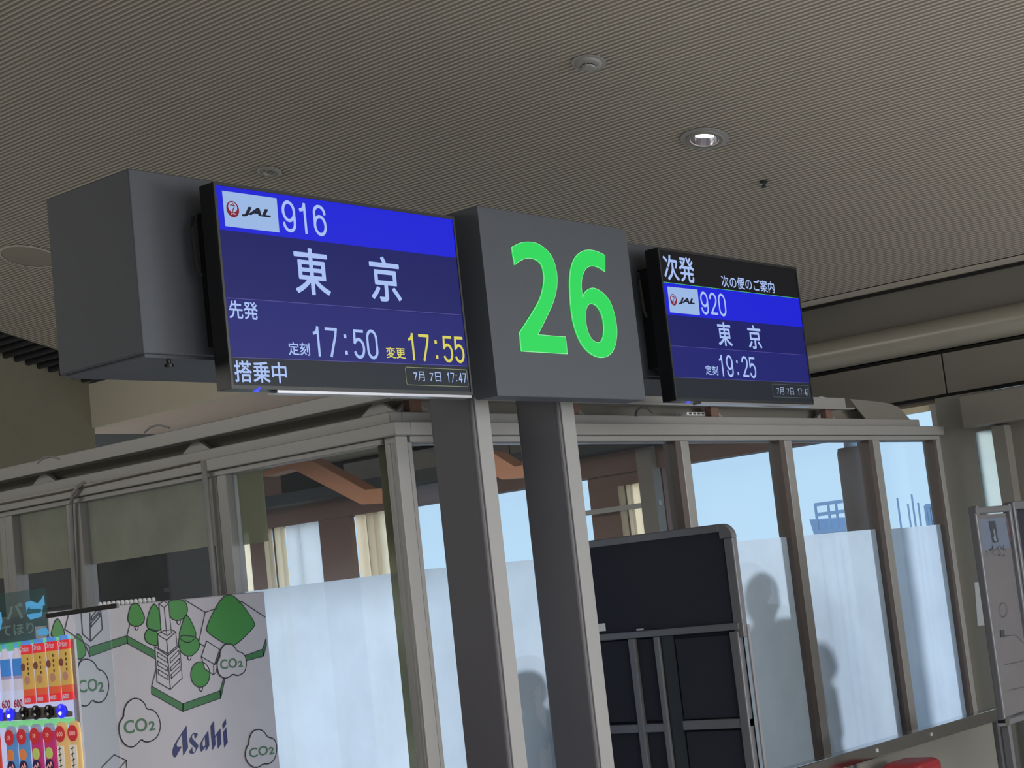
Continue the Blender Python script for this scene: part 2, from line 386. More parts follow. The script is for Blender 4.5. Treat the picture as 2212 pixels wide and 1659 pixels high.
# dark louvred slot where the ribbed ceiling ends, and the olive wall beyond it
dg = sroot('trim_2', (5.5, 9.2, 3.4))
WY = 9.40
x = 4.0; k = 0
while x < 7.1:
    MB().prism([(x, SLY + .01, cz(x) - .0), (x + .02, SLY + .01, cz(x + .02) - .0), (x + .02, WY, cz(x + .02) - .0), (x, WY, cz(x) - .0)], (0, 0, .05)).build('louvre_slat', M['dark'], dg); x += .085
slab(3.0, 7.12, SLY - .002, SLY + .006, -.006, .22, M['band'], 'slot_edge', dg)
MB().prism([(3.0, WY, 2.40), (7.14, WY, 2.40), (7.14, WY, cz(7.14) + .22), (3.0, WY, cz(3.0) + .22)], (0, .1, 0)).build('wall_face', M['darkwall'], dg)

# ------------------------------------------------------------------ glazed room: left side (X = 4.23) and front side (Y = 3.95)
LX, FY, TOP, PT, FT = 4.23, 3.95, 2.302, 2.235, 1.803
gl_ = sroot('window_1', (LX, 5.3, 0))
gf = sroot('window_2', (6.3, FY, 0))
# front side
def rail_profile(name, m, parent, *a, bevel=0.003): return box(name, m, parent, *a, bevel=bevel)
rail_profile('top_rail', M['alu'], gf, LX + 0.05, 8.37, FY - 0.03, FY + 0.05, PT + 0.022, TOP)
rail_profile('top_rail', M['alu'], gf, LX + 0.06, 8.34, FY - 0.012, FY + 0.045, PT, PT + 0.021)
box('glazing_bead', M['silver'], gf, LX + 0.08, 8.25, FY + 0.03, FY + 0.04, PT - 0.006, PT)
rail_profile('bottom_rail', M['alu'], gf, LX, 8.35, FY - 0.02, FY + 0.045, 0.02, 0.12)
posts_f = [(5.03, 5.11), (5.885, 5.985), (6.715, 6.825), (7.555, 7.67), (8.262, 8.345)]
edges = [4.312] + [v for p in posts_f for v in p]
for x0, x1 in posts_f:
    w3 = (x1 - x0)
    p = rail_profile('mullion', M['alu'], gf, x0 + w3 * .42, x1, FY - 0.012, FY + 0.05, 0.1, PT)
    box('mullion_groove', M['alus'], gf, x0 + w3 * .38, x0 + w3 * .42, FY - 0.008, FY + 0.04, 0.1, PT)
    box('mullion_reveal', M['alub'], gf, x0, x0 + w3 * .38, FY - 0.012, FY + 0.05, 0.1, PT)
rail_profile('corner_post', M['alu'], gf, LX - 0.004, LX + 0.055, FY - 0.004, FY + 0.05, 0.0, PT + .0215)
box('mullion_groove', M['alus'], gf, LX + .055, LX + .059, FY, FY + 0.04, 0.1, PT)
box('mullion_reveal', M['alu'], gf, LX + .059, LX + .082, FY + .004, FY + 0.05, 0.1, PT)
pr = [(4.312, 5.03), (5.11, 5.885), (5.985, 6.715), (6.825, 7.555), (7.67, 8.262)]
for i, (a, b) in enumerate(pr):
    box('glass_pane', M['glo'], gf, a, b, FY + 0.018, FY + 0.024, 0.12, PT)
    if i != 1:
        dz = (0, 0, 0, 0, -0.006)[i]
        mb = MB(); mb.add([(a, FY + 0.014, 0.12), (b, FY + 0.014, 0.12), (b, FY + 0.014, FT + dz), (a, FY + 0.014, FT + dz)], [(0, 1, 2, 3)])
        mb.build('frosted_film', M['film'], gf)
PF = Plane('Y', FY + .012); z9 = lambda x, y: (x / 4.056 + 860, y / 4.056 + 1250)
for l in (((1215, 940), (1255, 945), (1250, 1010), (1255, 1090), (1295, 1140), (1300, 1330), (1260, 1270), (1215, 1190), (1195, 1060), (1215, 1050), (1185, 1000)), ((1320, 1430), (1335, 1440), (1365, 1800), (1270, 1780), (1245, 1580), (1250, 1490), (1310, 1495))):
    poly('white_film_patch', PF, PF.px([z9(*p) for p in l]), M['whitefilm'], gf, .0)  # irregular white patches laid over the frosted film
# left side
rail_profile('top_rail', M['alu'], gl_, LX - 0.03, LX + 0.05, FY - 0.03, 6.9, PT + 0.022, TOP)
rail_profile('top_rail', M['alu'], gl_, LX - 0.012, LX + 0.045, FY + 0.06, 6.9, PT, PT + 0.021)
rail_profile('bottom_rail', M['alu'], gl_, LX - 0.02, LX + 0.045, FY, 6.9, 0.02, 0.12)
posts_l = [(4.805, 4.90), (5.69, 5.785), (6.155, 6.25)]
for y0, y1 in posts_l:
    w3 = y1 - y0
    rail_profile('mullion', M['alu'], gl_, LX - 0.012, LX + 0.05, y0, y1 - w3 * .45, 0.1, PT)
    box('mullion_groove', M['alus'], gl_, LX - 0.008, LX + 0.04, y1 - w3 * .45, y1 - w3 * .40, 0.1, PT)
    rail_profile('mullion', M['alu'], gl_, LX - 0.008, LX + 0.05, y1 - w3 * .40, y1, 0.1, PT)
for a, b in ((FY + 0.005, FY + .014), (FY + .02, FY + .04)):
    rail_profile('mullion', M['alu'], gl_, LX - 0.006, LX + 0.05, a, b, 0.1, PT)
box('mullion_groove', M['alus'], gl_, LX - 0.002, LX + 0.05, FY + .014, FY + .02, 0.1, PT)
box('mullion_reveal', M['blind'], gl_, LX + 0.01, LX + 0.015, FY + .042, FY + .095, 0.1, PT)
pl_ = [(FY + .042, 4.805), (4.90, 5.69), (5.785, 6.155), (6.25, 6.9)]
for i, (a, b) in enumerate(pl_):
    box('glass_pane', M['gl'], gl_, LX + 0.018, LX + 0.024, a, b, 0.12, PT)
    mb = MB()
    if i == 0: mb.add([(LX + .014, a, .12), (LX + .014, b, .12), (LX + .014, b, FT - .002), (LX + .014, a, FT - .002)], [(0, 1, 2, 3)]); mb.build('frosted_film', M['film'], gl_)
    else:
        mb.add([(LX + .03, a, 1.985), (LX + .03, b, 1.985), (LX + .03, b, PT), (LX + .03, a, PT)], [(0, 1, 2, 3)]); mb.build('olive_film', M['blind'], gl_)
mb = MB(); mb.box(LX + .03, LX + .034, 4.655, 4.79, 1.972, 2.232); mb.build('tinted_sheet', M['sheet'], gl_)

# fascia and upper ring beam carried on brackets above the glazed room
fs = sroot('trim_3', (LX, FY, TOP))
box('fascia', M['alu'], fs, LX + 0.06, 8.19, FY + 0.015, FY + 0.07, TOP, 2.343, bevel=0.004)
box('fascia', M['alu'], fs, LX + 0.0, LX + 0.06, FY + 0.015, 6.9, TOP, 2.343, bevel=0.004)
box('ring_beam', M['alu'], fs, LX + 0.07, 7.40, FY + 0.0, FY + 0.07, 2.388, 2.440, bevel=0.003)
box('ring_beam', M['alu'], fs, LX + 0.0, LX + 0.07, FY, 6.9, 2.388, 2.440, bevel=0.003)
box('ring_beam_flange', M['alu'], fs, LX - .004, 7.46, FY - 0.012, FY + 0.0, 2.383, 2.391)
box('ring_lining', M['wallpanel'], fs, LX + 0.10, LX + 0.12, FY + 0.12, 6.9, 2.30, 2.40)
box('ring_lining', M['wallpanel'], fs, LX + 0.12, 8.19, FY + 0.12, FY + 0.14, 2.30, 2.40)
for x in (4.40, 5.30, 6.30, 7.30):
    MB().prism([(x - .10, FY + .06, 2.343), (x + .10, FY + .06, 2.343), (x + .012, FY + .06, 2.392), (x - .012, FY + .06, 2.392)], (0, 0.02, 0)).build('bracket', M['alu'], fs)
    box('bracket_post', M['brown'], fs, x - .05, x + .01, FY + .03, FY + .058, 2.343, 2.392)
for y in (4.07, 5.03, 6.0):
    MB().prism([(LX + .05, y - .09, 2.343), (LX + .05, y + .09, 2.343), (LX + .05, y + .01, 2.392), (LX + .05, y - .01, 2.392)], (0.02, 0, 0)).build('bracket', M['alu'], fs)

# things lying on / fixed to the enclosure
FP = Plane('Y', FY + 0.03)
z5 = lambda x, y: (x / 7.373 + 1720, y / 7.373 + 820)
loop = [FP.pt(*FP.uv(*z5(*p))) for p in ((855, 308), (1290, 350), (1500, 385), (1640, 440), (1820, 645), (1560, 640), (1110, 625), (980, 470))]
tag(MB().prism(loop, (0, 0.006, 0)).build('cover_sheet', M['band']), 'bent grey cover sheet leaning on the right end of the beam above the glass', 'sheet')
loop = [FP.pt(*FP.uv(*z5(*p))) for p in ((260, 300), (395, 270), (770, 332), (770, 338), (395, 285), (262, 322))]
tag(MB().prism(loop, (0, 0.25, 0)).build('paper_strip', M['white']), 'folded white paper strip lying on the beam right of the smaller screen', 'paper')
def cable(name, pts, r, m, label, cat='cable', group=None):
    return tag(MB().tube(pts, r, 8).build(name, m, smooth=True), label, cat, group)
p1 = onX(175, 1042, LX - .03); p2 = onX(160, 1062, LX - .035)
cable('conduit', [onX(184, 1041, LX - .02), onX(168, 1052, LX - .045), onX(157, 1068, LX - .045), onX(153, 1090, LX - .03), (LX - .03, 5.775, 1.35)], [0.007, 0.008, 0.008, 0.009, 0.010], M['postfront'], 'pale conduit pipe bent over the top rail left of the wide olive pane', 'pipe')
cable('conduit', [(LX - .03, 4.898, 2.30), (LX - .03, 4.898, 1.2)], 0.011, M['postfront'], 'straight pale conduit pipe on the mullion beside the orange beam view', 'pipe')
cable('cable', [(LX - .032, 4.9, 2.297), (LX - .034, 5.4, 2.292), (LX - .034, 5.8, 2.286), (LX - .034, 6.85, 2.290)], 0.004, M['alub'], 'thin cable running along the left top rail')
cable('cable', [onY(1373, 898, FY), onY(1376, 887, FY), onY(1386, 880, FY), onY(1398, 881, FY), onY(1410, 892, FY)], 0.005, M['frame'], 'small grey cable loop between the beams right of the number panel')
for i, (px, py) in enumerate(((333, 925), (100, 992))):
    q = onX(px, py, LX)
    cable('cable', [q + Vector((0, .06, -.008)), q + Vector((0, .02, .008)), q + Vector((0, -.03, .008)), q + Vector((0, -.09, -.012))], 0.004, M['postfront'], ('white cable hump on the left ring beam below the cream bulkhead', 'white cable hump at the far left end of the ring beam')[i])
q = onY(1500, 896, FY)
tg = thing('power_strip', q, 'small white power strip lying in the gap below the smaller screen', 'power strip')
box('strip_case', M['white'], tg, q.x - .07, q.x + .07, FY - .01, FY + .03, q.z - .004, q.z + .010, bevel=.003)
for k in range(4): box('socket', M['alus'], tg, q.x - .055 + k * .032, q.x - .035 + k * .032, FY - .012, FY - .010, q.z, q.z + .007)

# ------------------------------------------------------------------ interior of the glazed room and what lies beyond
bb = sroot('trim_4', (6.6, 6.0, 2.3))
def beam(pts, name, m, wd, ht): 
    for a, b in zip(pts, pts[1:]): MB().bar(a, b, wd, ht).build(name, m, bb, bevel=.004)
X0 = 7.2
mbm = MB(); top = [onX(640, 990, X0), onX(655, 985, X0), onX(788, 1058, X0), onX(826, 1055, X0)]; bot = [onX(826, 1087, X0), onX(780, 1090, X0), onX(632, 1013, X0), onX(570, 1030, X0), onX(545, 1030, X0)]
mbm.prism(top + bot, (0.12, 0, 0)).build('diagonal_beam', M['orange'], bb)
X1 = 7.0
mbm = MB(); mbm.prism([onX(1060, 975, X1), onX(1082, 990, X1), onX(1112, 1008, X1), onX(1150, 1000, X1), onX(1150, 1030, X1), onX(1085, 1036, X1), onX(1060, 1024, X1)], (0.12, 0, 0)).build('diagonal_beam', M['orange'], bb)
mbm = MB(); mbm.box(XR - .25, XR - .05, 4.96, 12.3, 2.45, 2.53); mbm.build('ceiling_conduit', M['dark'], bb)
# opaque facade pieces seen through the glass
fc = sroot('wall_facade', (XR, 8, 0))
yy = lambda px, py=1200: onX(px, py, XR).y
def col_(p0, p1, m, name='cladding_panel', z0=0.0, z1=2.325, dx=0.05, py=1200):
    a, b = sorted((yy(p0, py), yy(p1, py)))
    box(name, m, fc, XR + dx, XR + dx + .05, a, b, z0, z1, bevel=.004)
for p0, p1, m, dx in ((420, 530, 'cream', .09), (530, 568, 'brown', .05), (568, 577, 'cream', .02), (579, 590, 'brown', .06), (592, 605, 'cream', .02), (608, 636, 'paleblue', .06), (640, 692, 'paleblue', .05), (694, 762, 'brown', .0),
                      (764, 778, 'cream', .05), (780, 790, 'brown', .08), (790, 805, 'cream', .04), (805, 812, 'brown', .08), (812, 848, 'cream', .05), (360, 385, 'white', .05), (385, 410, 'brown', .03), (410, 428, 'cream', .02)):
    col_(p0, p1, M[{'cream': 'creamt', 'white': 'whitet'}.get(m, m)], dx=dx)
box('cladding_panel', M['creamt'], fc, XR + .07, XR + .09, yy(360), 12.9, 0, 2.325)
a = onX(1425, 1050, XR).y; b = onX(1262, 1050, XR).y
for z0, z1, a_, b_ in ((0, 1.86, a, b), (2.25, 2.33, a, b), (1.86, 2.25, onX(1343, 1060, XR).y, b), (1.86, 2.25, a, onX(1387, 1060, XR).y)):
    box('cladding_panel', M['brown'], fc, XR + .04, XR + .10, min(a_, b_), max(a_, b_), z0, z1)
for p0, p1 in ((1335, 1343), (1353, 1361), (1367, 1387)):
    a2 = onX(p1, 1060, XR).y; b2 = onX(p0, 1060, XR).y
    box('light_strip_panel', M['creamt'], fc, XR + .0, XR + .03, a2, b2, 1.86, 2.25)
box('cladding_panel', M['wallpanel'], fc, XR - .05, XR + .03, onX(1424, 1050, XR).y, onX(1391, 1050, XR).y, 0, 2.5)
box('facade_rail', M['alu'], fc, XR - .03, XR + .0, a, b, 2.10, 2.13)
# low sill of the facade under the film line, hidden behind the frosted film
box('facade_sill', M['wall'], fc, XR, XR + .12, 3.97, 12.9, 0, 0.55)

tag(MB().box(XR + .2, 260, -120, 160, -4.2, -4.0).build('apron', M['concrete']), kind='structure')
# grey pillar outside the facade, seen through the right-hand panes
PX_ = 8.68
pc = (onX(1849, 1050, PX_))

zp = onX(1842, 966, PX_).z
tg = thing('outdoor_pillar', (PX_, pc.y, 0), 'tall dark grey pillar outside, seen through the second pane from the right', 'pillar')
MB().lathe((PX_, pc.y, -4.0), [(.082, 0), (.082, zp + 3.97), (.075, zp + 4.0)], 24).build('shaft', M['pillar'], tg, smooth=True)
MB().lathe((PX_, pc.y, zp), [(.04, 0), (.04, .12)], 16).build('neck', M['steel'], tg, smooth=True)
# distant scaffold tower, hopper and masts
XS = 22.0
def S(px, py): return onX(px, py, XS)
tg = thing('scaffold_tower', (XS, S(1795, 1160).y, -4.0), 'distant grey steel scaffold tower left of the outdoor pillar', 'scaffold')
for px, dx in ((1765, 0), (1776, .9), (1793, 0), (1801, .9), (1810, 0), (1823, .9)):
    t = S(px + (1085 - 1120) * 0.13, 1088); MB().bar((XS + dx, t.y, -4.0), (XS + dx, t.y, t.z), .028).build('upright', M['steel'], tg)
for z_, nm in ((S(1795, 1086).z, 'guard_rail'), (S(1795, 1108).z, 'guard_rail'), (S(1795, 1146).z, 'deck')):
    MB().bar((XS, S(1762, 1100).y, z_), (XS, S(1826, 1100).y, z_), .04, .05).build(nm, M['steel'], tg)
tg = thing('hopper', (XS + 1, S(1765, 1160).y, -4), 'distant blue grey slanted hopper at the foot of the scaffold', 'hopper')
MB().prism([S(1748, 1122), S(1770, 1122), S(1790, 1150), S(1790, 1160), S(1760, 1160)], (0.8, 0, 0)).build('hopper_body', M['steel'], tg)
for i, (px, py) in enumerate(((1938, 1075), (1961, 1088), (1969, 1068), (1983, 1086))):
    t = S(px, py); tg = MB().tube([(XS, t.y, -4), (XS, t.y, t.z)], .014, 8).build('mast', M['steel'])
    tag(tg, ('leftmost thin distant mast seen through the rightmost pane', 'short thin distant mast, second from left in the rightmost pane', 'tallest thin distant mast in the rightmost pane', 'thin distant mast just right of the tallest one')[i], 'mast')
tg = thing('scaffold_tower', (XS, S(2010, 1120).y, -4.0), 'small distant scaffold frame at the right edge of the rightmost pane', 'scaffold')
for px in (2000, 2006, 2014):
    t = S(px, 1092); MB().bar((XS, t.y, -4.0), (XS, t.y, t.z), .045).build('upright', M['steel'], tg)
t = S(2000, 1093); u_ = S(2015, 1092); MB().bar((XS, t.y, t.z), (XS, u_.y, t.z), .05).build('guard_rail', M['steel'], tg)
# dark cabinet seen low through the olive panes
tg = thing('dark_cabinet', (5.15, 6.7, 0), 'dark cabinet standing behind the olive film panes', 'cabinet')
cy0 = onX(362, 1230, 5.0).y
box('cabinet_body', M['dark'], tg, 5.0, 5.4, cy0, 7.6, 0, 2.07, bevel=.01)
box('cabinet_ledge', M['dark'], tg, 4.97, 5.0, cy0, 7.6, 1.86, 1.88)
box('cabinet_frame', M['wall'], tg, 4.98, 5.0, onX(212, 1250, 5.0).y, onX(192, 1250, 5.0).y, 0, 2.05)

# ------------------------------------------------------------------ gate sign
SY = 3.30; BY = 3.43; RY = 3.786
BX0 = 2.776
sg = thing('gate_sign', (4.2, 3.6, 0), 'charcoal gate sign box with green number 26 on two posts', 'sign')
box('sign_body', M['body'], sg, BX0, 5.62, BY, RY, 2.397, 2.88, bevel=.004)
box('body_tray', M['body'], sg, BX0 + .012, 5.60, BY + .012, RY - .012, 2.388, 2.397)
NX0, NX1, NZ0, NZ1 = 4.005, 4.787, 2.288, 2.881
MB().prism([(NX0, SY, NZ0), (NX0, SY, NZ1), (NX0, BY, NZ1), (NX0, BY, 2.33), (NX0, SY + .085, NZ0)], (NX1 - NX0, 0, 0)).build('number_panel', M['body'], sg, bevel=.003)
np_ = [c for c in kids(sg) if c.name.startswith('number_panel')][0]
PS = Plane('Y', SY)
z2 = lambda x, y: (x / 3.072 + 700, y / 3.072 + 420)
two = [(1238, 352), (1290, 325), (1350, 316), (1410, 328), (1465, 365), (1505, 415), (1530, 480), (1541, 560), (1535, 640), (1515, 715), (1480, 795), (1440, 878), (1413, 932), (1597, 947), (1608, 1060), (1303, 1042), (1290, 918), (1335, 850), (1385, 770), (1425, 695), (1448, 610), (1452, 540), (1440, 480), (1415, 445), (1375, 428), (1335, 427), (1295, 442), (1259, 470)]
six = [(1858, 405), (1800, 378), (1745, 370), (1700, 382), (1660, 420), (1635, 480), (1624, 560), (1625, 650), (1632, 750), (1645, 840), (1668, 920), (1700, 990), (1745, 1045), (1800, 1078), (1845, 1084), (1890, 1065), (1920, 1020), (1936, 950), (1936, 880), (1922, 800), (1895, 720), (1855, 665), (1810, 632), (1775, 622), (1745, 632), (1722, 655), (1708, 685), (1704, 640), (1702, 590), (1710, 540), (1728, 500), (1755, 480), (1790, 478), (1825, 492), (1858, 515)]
hole = [(1770, 727), (1800, 740), (1825, 775), (1843, 825), (1850, 885), (1845, 945), (1828, 978), (1805, 983), (1775, 965), (1750, 925), (1735, 870), (1730, 810), (1735, 760), (1750, 733)]
def corner_smooth(pts, hard):                       # Catmull-Rom through the soft points, breaking at the hard corners
    n = len(pts); out = []
    for i in range(n):
        p1, p2 = pts[i], pts[(i + 1) % n]
        p0 = p1 if i in hard else pts[i - 1]; p3 = p2 if (i + 1) % n in hard else pts[(i + 2) % n]
        for k in range(5):
            t = k / 5
            out.append(tuple(.5 * (2 * p1[j] + (p2[j] - p0[j]) * t + (2 * p0[j] - 5 * p1[j] + 4 * p2[j] - p3[j]) * t * t + (3 * p1[j] - p0[j] - 3 * p2[j] + p3[j]) * t ** 3) for j in (0, 1)))
    return out
tl_ = PS.px([z2(*p) for p in corner_smooth(two, {0, 12, 13, 14, 15, 16, 27})])
sl_ = PS.px([z2(*p) for p in corner_smooth(six, {0, 26, 34})]); hl_ = PS.px([z2(*p) for p in corner_smooth(hole, set())])
poly('digit', PS, [tl_], M['green'], np_, 0.004, 0.004)
poly('digit', PS, [sl_, hl_], M['green'], np_, 0.004, 0.004)
ribbon(MB(), PS, tl_, 0.0011, 0.0045, True).build('digit_edge', M['paleedge'], np_); ribbon(MB(), PS, sl_, 0.0011, 0.0045, True).build('digit_edge', M['paleedge'], np_); ribbon(MB(), PS, hl_, 0.0011, 0.0045, True).build('digit_edge', M['paleedge'], np_)
for x0, x1 in ((4.118, 4.200), (4.561, 4.646)):
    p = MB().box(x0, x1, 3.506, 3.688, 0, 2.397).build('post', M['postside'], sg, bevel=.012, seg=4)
    MB().box(x0 + .013, x1 - .002, 3.5, 3.507, 0, 2.395).build('post_lit_face', M['postfront'], p, bevel=.002)  # thin paler plate paints the light on the post's front
    MB().box(x0 - .06, x1 + .06, 3.44, 3.75, 0, .012).build('base_plate', M['postside'], p)
MB().lathe((2.879, BY + .03, 2.39), [(.006, .01), (.006, -.012), (.012, -.014), (.012, -.022)], 12).build('thumb_screw', M['black'], sg)
# black mounting brackets between body and screens
for x in (3.05, 3.42, 3.75, 5.1, 5.4): pass

# ------------------------------------------------------------------ the two flight screens
G = {}
def E_(name, col, s=1.0):
    if name not in G: G[name] = glow(name, col, s)
    return G[name]
WT = ('lit pale blue lettering', (166, 190, 240))
def screen(label, X0, X1, disp, regions, texts, lines, extra, dim=1.0):
    t = thing('flight_display', ((X0 + X1) / 2, SY + .04, 2.288), label, 'display')
    box('casing', M['black'], t, X0 + .001, X1 - .001, SY + .002, SY + .055, 2.289, 2.832, bevel=.001)
    box('mount', M['black'], t, X0 + .05, X1 - .1, SY + .055, BY, 2.42, 2.78)
    MB().tube([(X0 + .012, SY + .10, 2.76), (X0 - .004, SY + .09, 2.73), (X0 - .004, SY + .085, 2.62), (X0 + .01, SY + .085, 2.60)], .006, 8).build('mount_lever', M['darkgap'], t, smooth=True)
    box('bottom_trim', M['silver'], t, X0 + .16, X1 - .004, SY + .0, SY + .035, 2.280, 2.2875)
    fr = MB(); bz = .0075
    fr.box(X0, X1, SY - .003, SY + .003, 2.833 - bz * 1.2, 2.833).box(X0, X1, SY - .003, SY + .003, 2.288, 2.288 + bz * 1.3)
    fr.box(X0, X0 + bz, SY - .003, SY + .003, 2.288 + bz * 1.3, 2.833 - bz * 1.2).box(X1 - bz, X1, SY - .003, SY + .003, 2.288 + bz * 1.3, 2.833 - bz * 1.2)
    fr.build('bezel', M['bezel'], t)
    x0, x1 = X0 + bz, X1 - bz; z0, z1 = 2.288 + bz * 1.3, 2.833 - bz * 1.2
    scn = poly('screen', PS, [(x0, z0), (x1, z0), (x1, z1), (x0, z1)], regions[0][1], t, 0.0)
    for (ya, yb, m) in [(r[2], r[3], r[1]) for r in regions[1:]]:
        poly('screen_band', PS, [(x0, ya), (x1, ya), (x1, yb), (x0, yb)], m, scn, 0.0008)
    for s, bl, tr, m, kw in texts:
        if s[0].isdigit() and s[-1].isdigit(): digits(s, PS, bl, tr, m, scn, kw.get('wt', .105)); continue
        text('lettering', s, PS, bl, tr, m, scn, 0.0018, **kw)
    for pts, wd, m in lines:
        ribbon(MB(), PS, PS.px(pts), wd, 0.0016, len(pts) > 2).build('screen_line', m, scn)
    extra(t, scn)
    return t
def logo(scn, box4, cpx, wpx, hpx, jbl, jtr):
    W = E_('lit logo ground', (152, 182, 226)); RD = E_('lit logo red', (128, 24, 42)); BK = E_('lit logo black', (20, 24, 44))
    poly('logo_ground', PS, PS.px(box4), W, scn, 0.0014)
    u, v = PS.uv(*cpx); r = (PS.uv(cpx[0], cpx[1] - hpx / 2)[1] - PS.uv(cpx[0], cpx[1] + hpx / 2)[1]) / 2
    circ = [(u + r * math.cos(t * math.pi / 16), v + r * math.sin(t * math.pi / 16)) for t in range(32)]
    poly('logo_disc', PS, circ, RD, scn, 0.0018)
    # pale crane wings: oval opening in the upper half, with the red neck and head crossing it
    q = [(u + r * .70 * math.cos(t * math.pi / 12), v + r * (.22 + .64 * math.sin(t * math.pi / 12))) for t in range(24)]
    q = [(a, max(b, v - r * .42 + abs(a - u) * .4)) for a, b in q]
    poly('logo_crane', PS, q, W, scn, 0.0021)
    mb = MB(); ribbon(mb, PS, [(u - r * .1, v - r * .5), (u - r * .02, v - r * .1), (u + r * .22, v + r * .25), (u + r * .18, v + r * .42), (u - r * .05, v + r * .5), (u - r * .35, v + r * .46)], r * .13, 0.0024)
    ribbon(mb, PS, [(u + r * .02, v + r * .72), (u + r * .35, v + r * .42)], r * .12, 0.0024)
    mb.build('logo_crane_neck', RD, scn)
    text('logo_lettering', 'JAL', PS, (u - r * .42, v - r * .72), (u + r * .42, v - r * .46), W, scn, 0.0024, bold=.03, shear=.2, uv=True)
    text('logo_lettering', 'JAL', PS, jbl, jtr, BK, scn, 0.0020, bold=.03, shear=.3, emb=.03)
def date_frame(scn, c4, m):
    p = PS.px(c4); r = 0.006
    (ax, az), (bx, bz), (cx, cz), (dx, dz) = p
    x0, x1, z0, z1 = (ax + dx) / 2, (bx + cx) / 2, (cz + dz) / 2, (az + bz) / 2
    pts = []
    for cx_, cz_, a0 in ((x1 - r, z1 - r, 0), (x0 + r, z1 - r, 90), (x0 + r, z0 + r, 180), (x1 - r, z0 + r, 270)):
        for k in range(4): t = math.radians(a0 + k * 30); pts.append((cx_ + r * math.cos(t), cz_ + r * math.sin(t)))
    ribbon(MB(), PS, pts, 0.0014, 0.0016, True).build('date_frame', m, scn)
def arc(cx, cy, rx, ry, a0, a1, n=14): return [(cx + rx * math.cos(math.radians(a0 + (a1 - a0) * k / n)), cy + ry * math.sin(math.radians(a0 + (a1 - a0) * k / n))) for k in range(n + 1)]
SIX = [(.84, .76)] + arc(.5, .74, .34, .26, 20, 180, 10) + [(.16, .40), (.155, .33)] + arc(.5, .32, .345, .32, 180, 540, 26)
DIG = {'0': [arc(.5, .70, .34, .30, 0, 180, 12) + arc(.5, .30, .34, .30, 180, 360, 12) + [(.84, .70)]],
       '1': [[(.26, .79), (.40, .82), (.50, .92), (.54, 1.0)], [(.54, 1.0), (.54, 0)]], '7': [[(.13, .97), (.87, .97), (.80, .75), (.40, 0)]],
       '6': [SIX], '9': [[(1 - a, 1 - b) for a, b in SIX]],
       '5': [[(.82, .97), (.22, .97), (.18, .53)] + arc(.48, .33, .36, .33, 115, -150, 20)],
       '2': [arc(.5, .72, .33, .28, 170, -20, 14) + [(.72, .50), (.18, .04), (.86, .04)]],
       '4': [[(.66, 0), (.66, 1), (.14, .28), (.90, .28)]], ':': []}
def digits(s, pl, bl, tr, m, parent, wt=.105, n=0.0018):
    u0, v0 = pl.uv(*bl); u1, v1 = pl.uv(*tr); ink = {'1': (.24, .60), ':': (.42, .58)}
    L = 0 + ink.get(s[0], (.12, .88))[0]; Rr = len(s) - 1 + ink.get(s[-1], (.12, .88))[1]
    su = (u1 - u0) / (Rr - L); sv = v1 - v0; w_ = wt * sv
    for i, ch in enumerate(s):
        mb = MB()
        for st_ in DIG[ch]: 
            pts = [(u0 + (i + x - L) * su, v0 + w_ / 2 + y * (sv - w_)) for x, y in st_]
            ribbon(mb, pl, pts, w_, n)
        if ch == ':':
            for y in (.18, .72):
                cu, cv = u0 + (i + .5 - L) * su, v0 + y * sv; h = w_ * .62; mb = MB(); mb.add([pl.pt(cu - h, cv - h, n), pl.pt(cu + h, cv - h, n), pl.pt(cu + h, cv + h, n), pl.pt(cu - h, cv + h, n)], [(0, 1, 2, 3)]).build('lettering', m, parent)
        else: mb.build('lettering', m, parent)
zv = lambda px, py: PS.uv(px, py)[1]
W1 = E_(*WT); YL = E_('lit yellow lettering', (216, 208, 92)); LN = E_('lit violet rule', (92, 88, 165))
BLU = E_('lit blue band', (22, 29, 212)); NAV = E_('lit navy field', (21, 25, 98)); GRY = E_('lit grey field', (34, 39, 47)); BLK = E_('lit black field', (14, 15, 20)); GRN = E_('lit green rule', (80, 190, 110))
NAV2 = E_('lit lower navy field', (28, 31, 110)); FRM = E_('lit date frame', (150, 160, 120)); FR2 = E_('lit dim date frame', (86, 100, 100)); W2 = E_('lit dim lettering', (150, 165, 190))
b1 = zv(473.3, 495.5); m1 = zv(489.4, 643.3); g1 = (zv(499.7, 771.6) + zv(1007.6, 791)) / 2
KB = dict(emb=.015); DG = dict(wt=.10)
def ex1(t, scn):
    logo(scn, [(478.7, 412), (596.7, 428.5), (603, 502.5), (486, 488.6)], (501.8, 452.2), 26.6, 34.8, (521.6, 467.5), (583, 453.2))
    date_frame(scn, [(874, 793.7), (1007.6, 798.3), (1009.9, 835), (878.4, 831.8)], FRM)
    q = PS.pt(*PS.uv(557.4, 843.9)); MB().lathe((q.x, SY - .004, 2.287), [(.004, 0), (.004, .004)], 10).box(q.x - .012, q.x + .0, SY - .004, SY + .004, 2.281, 2.286).build('power_light', glow('blue power light', (40, 50, 255), 3.0), t)
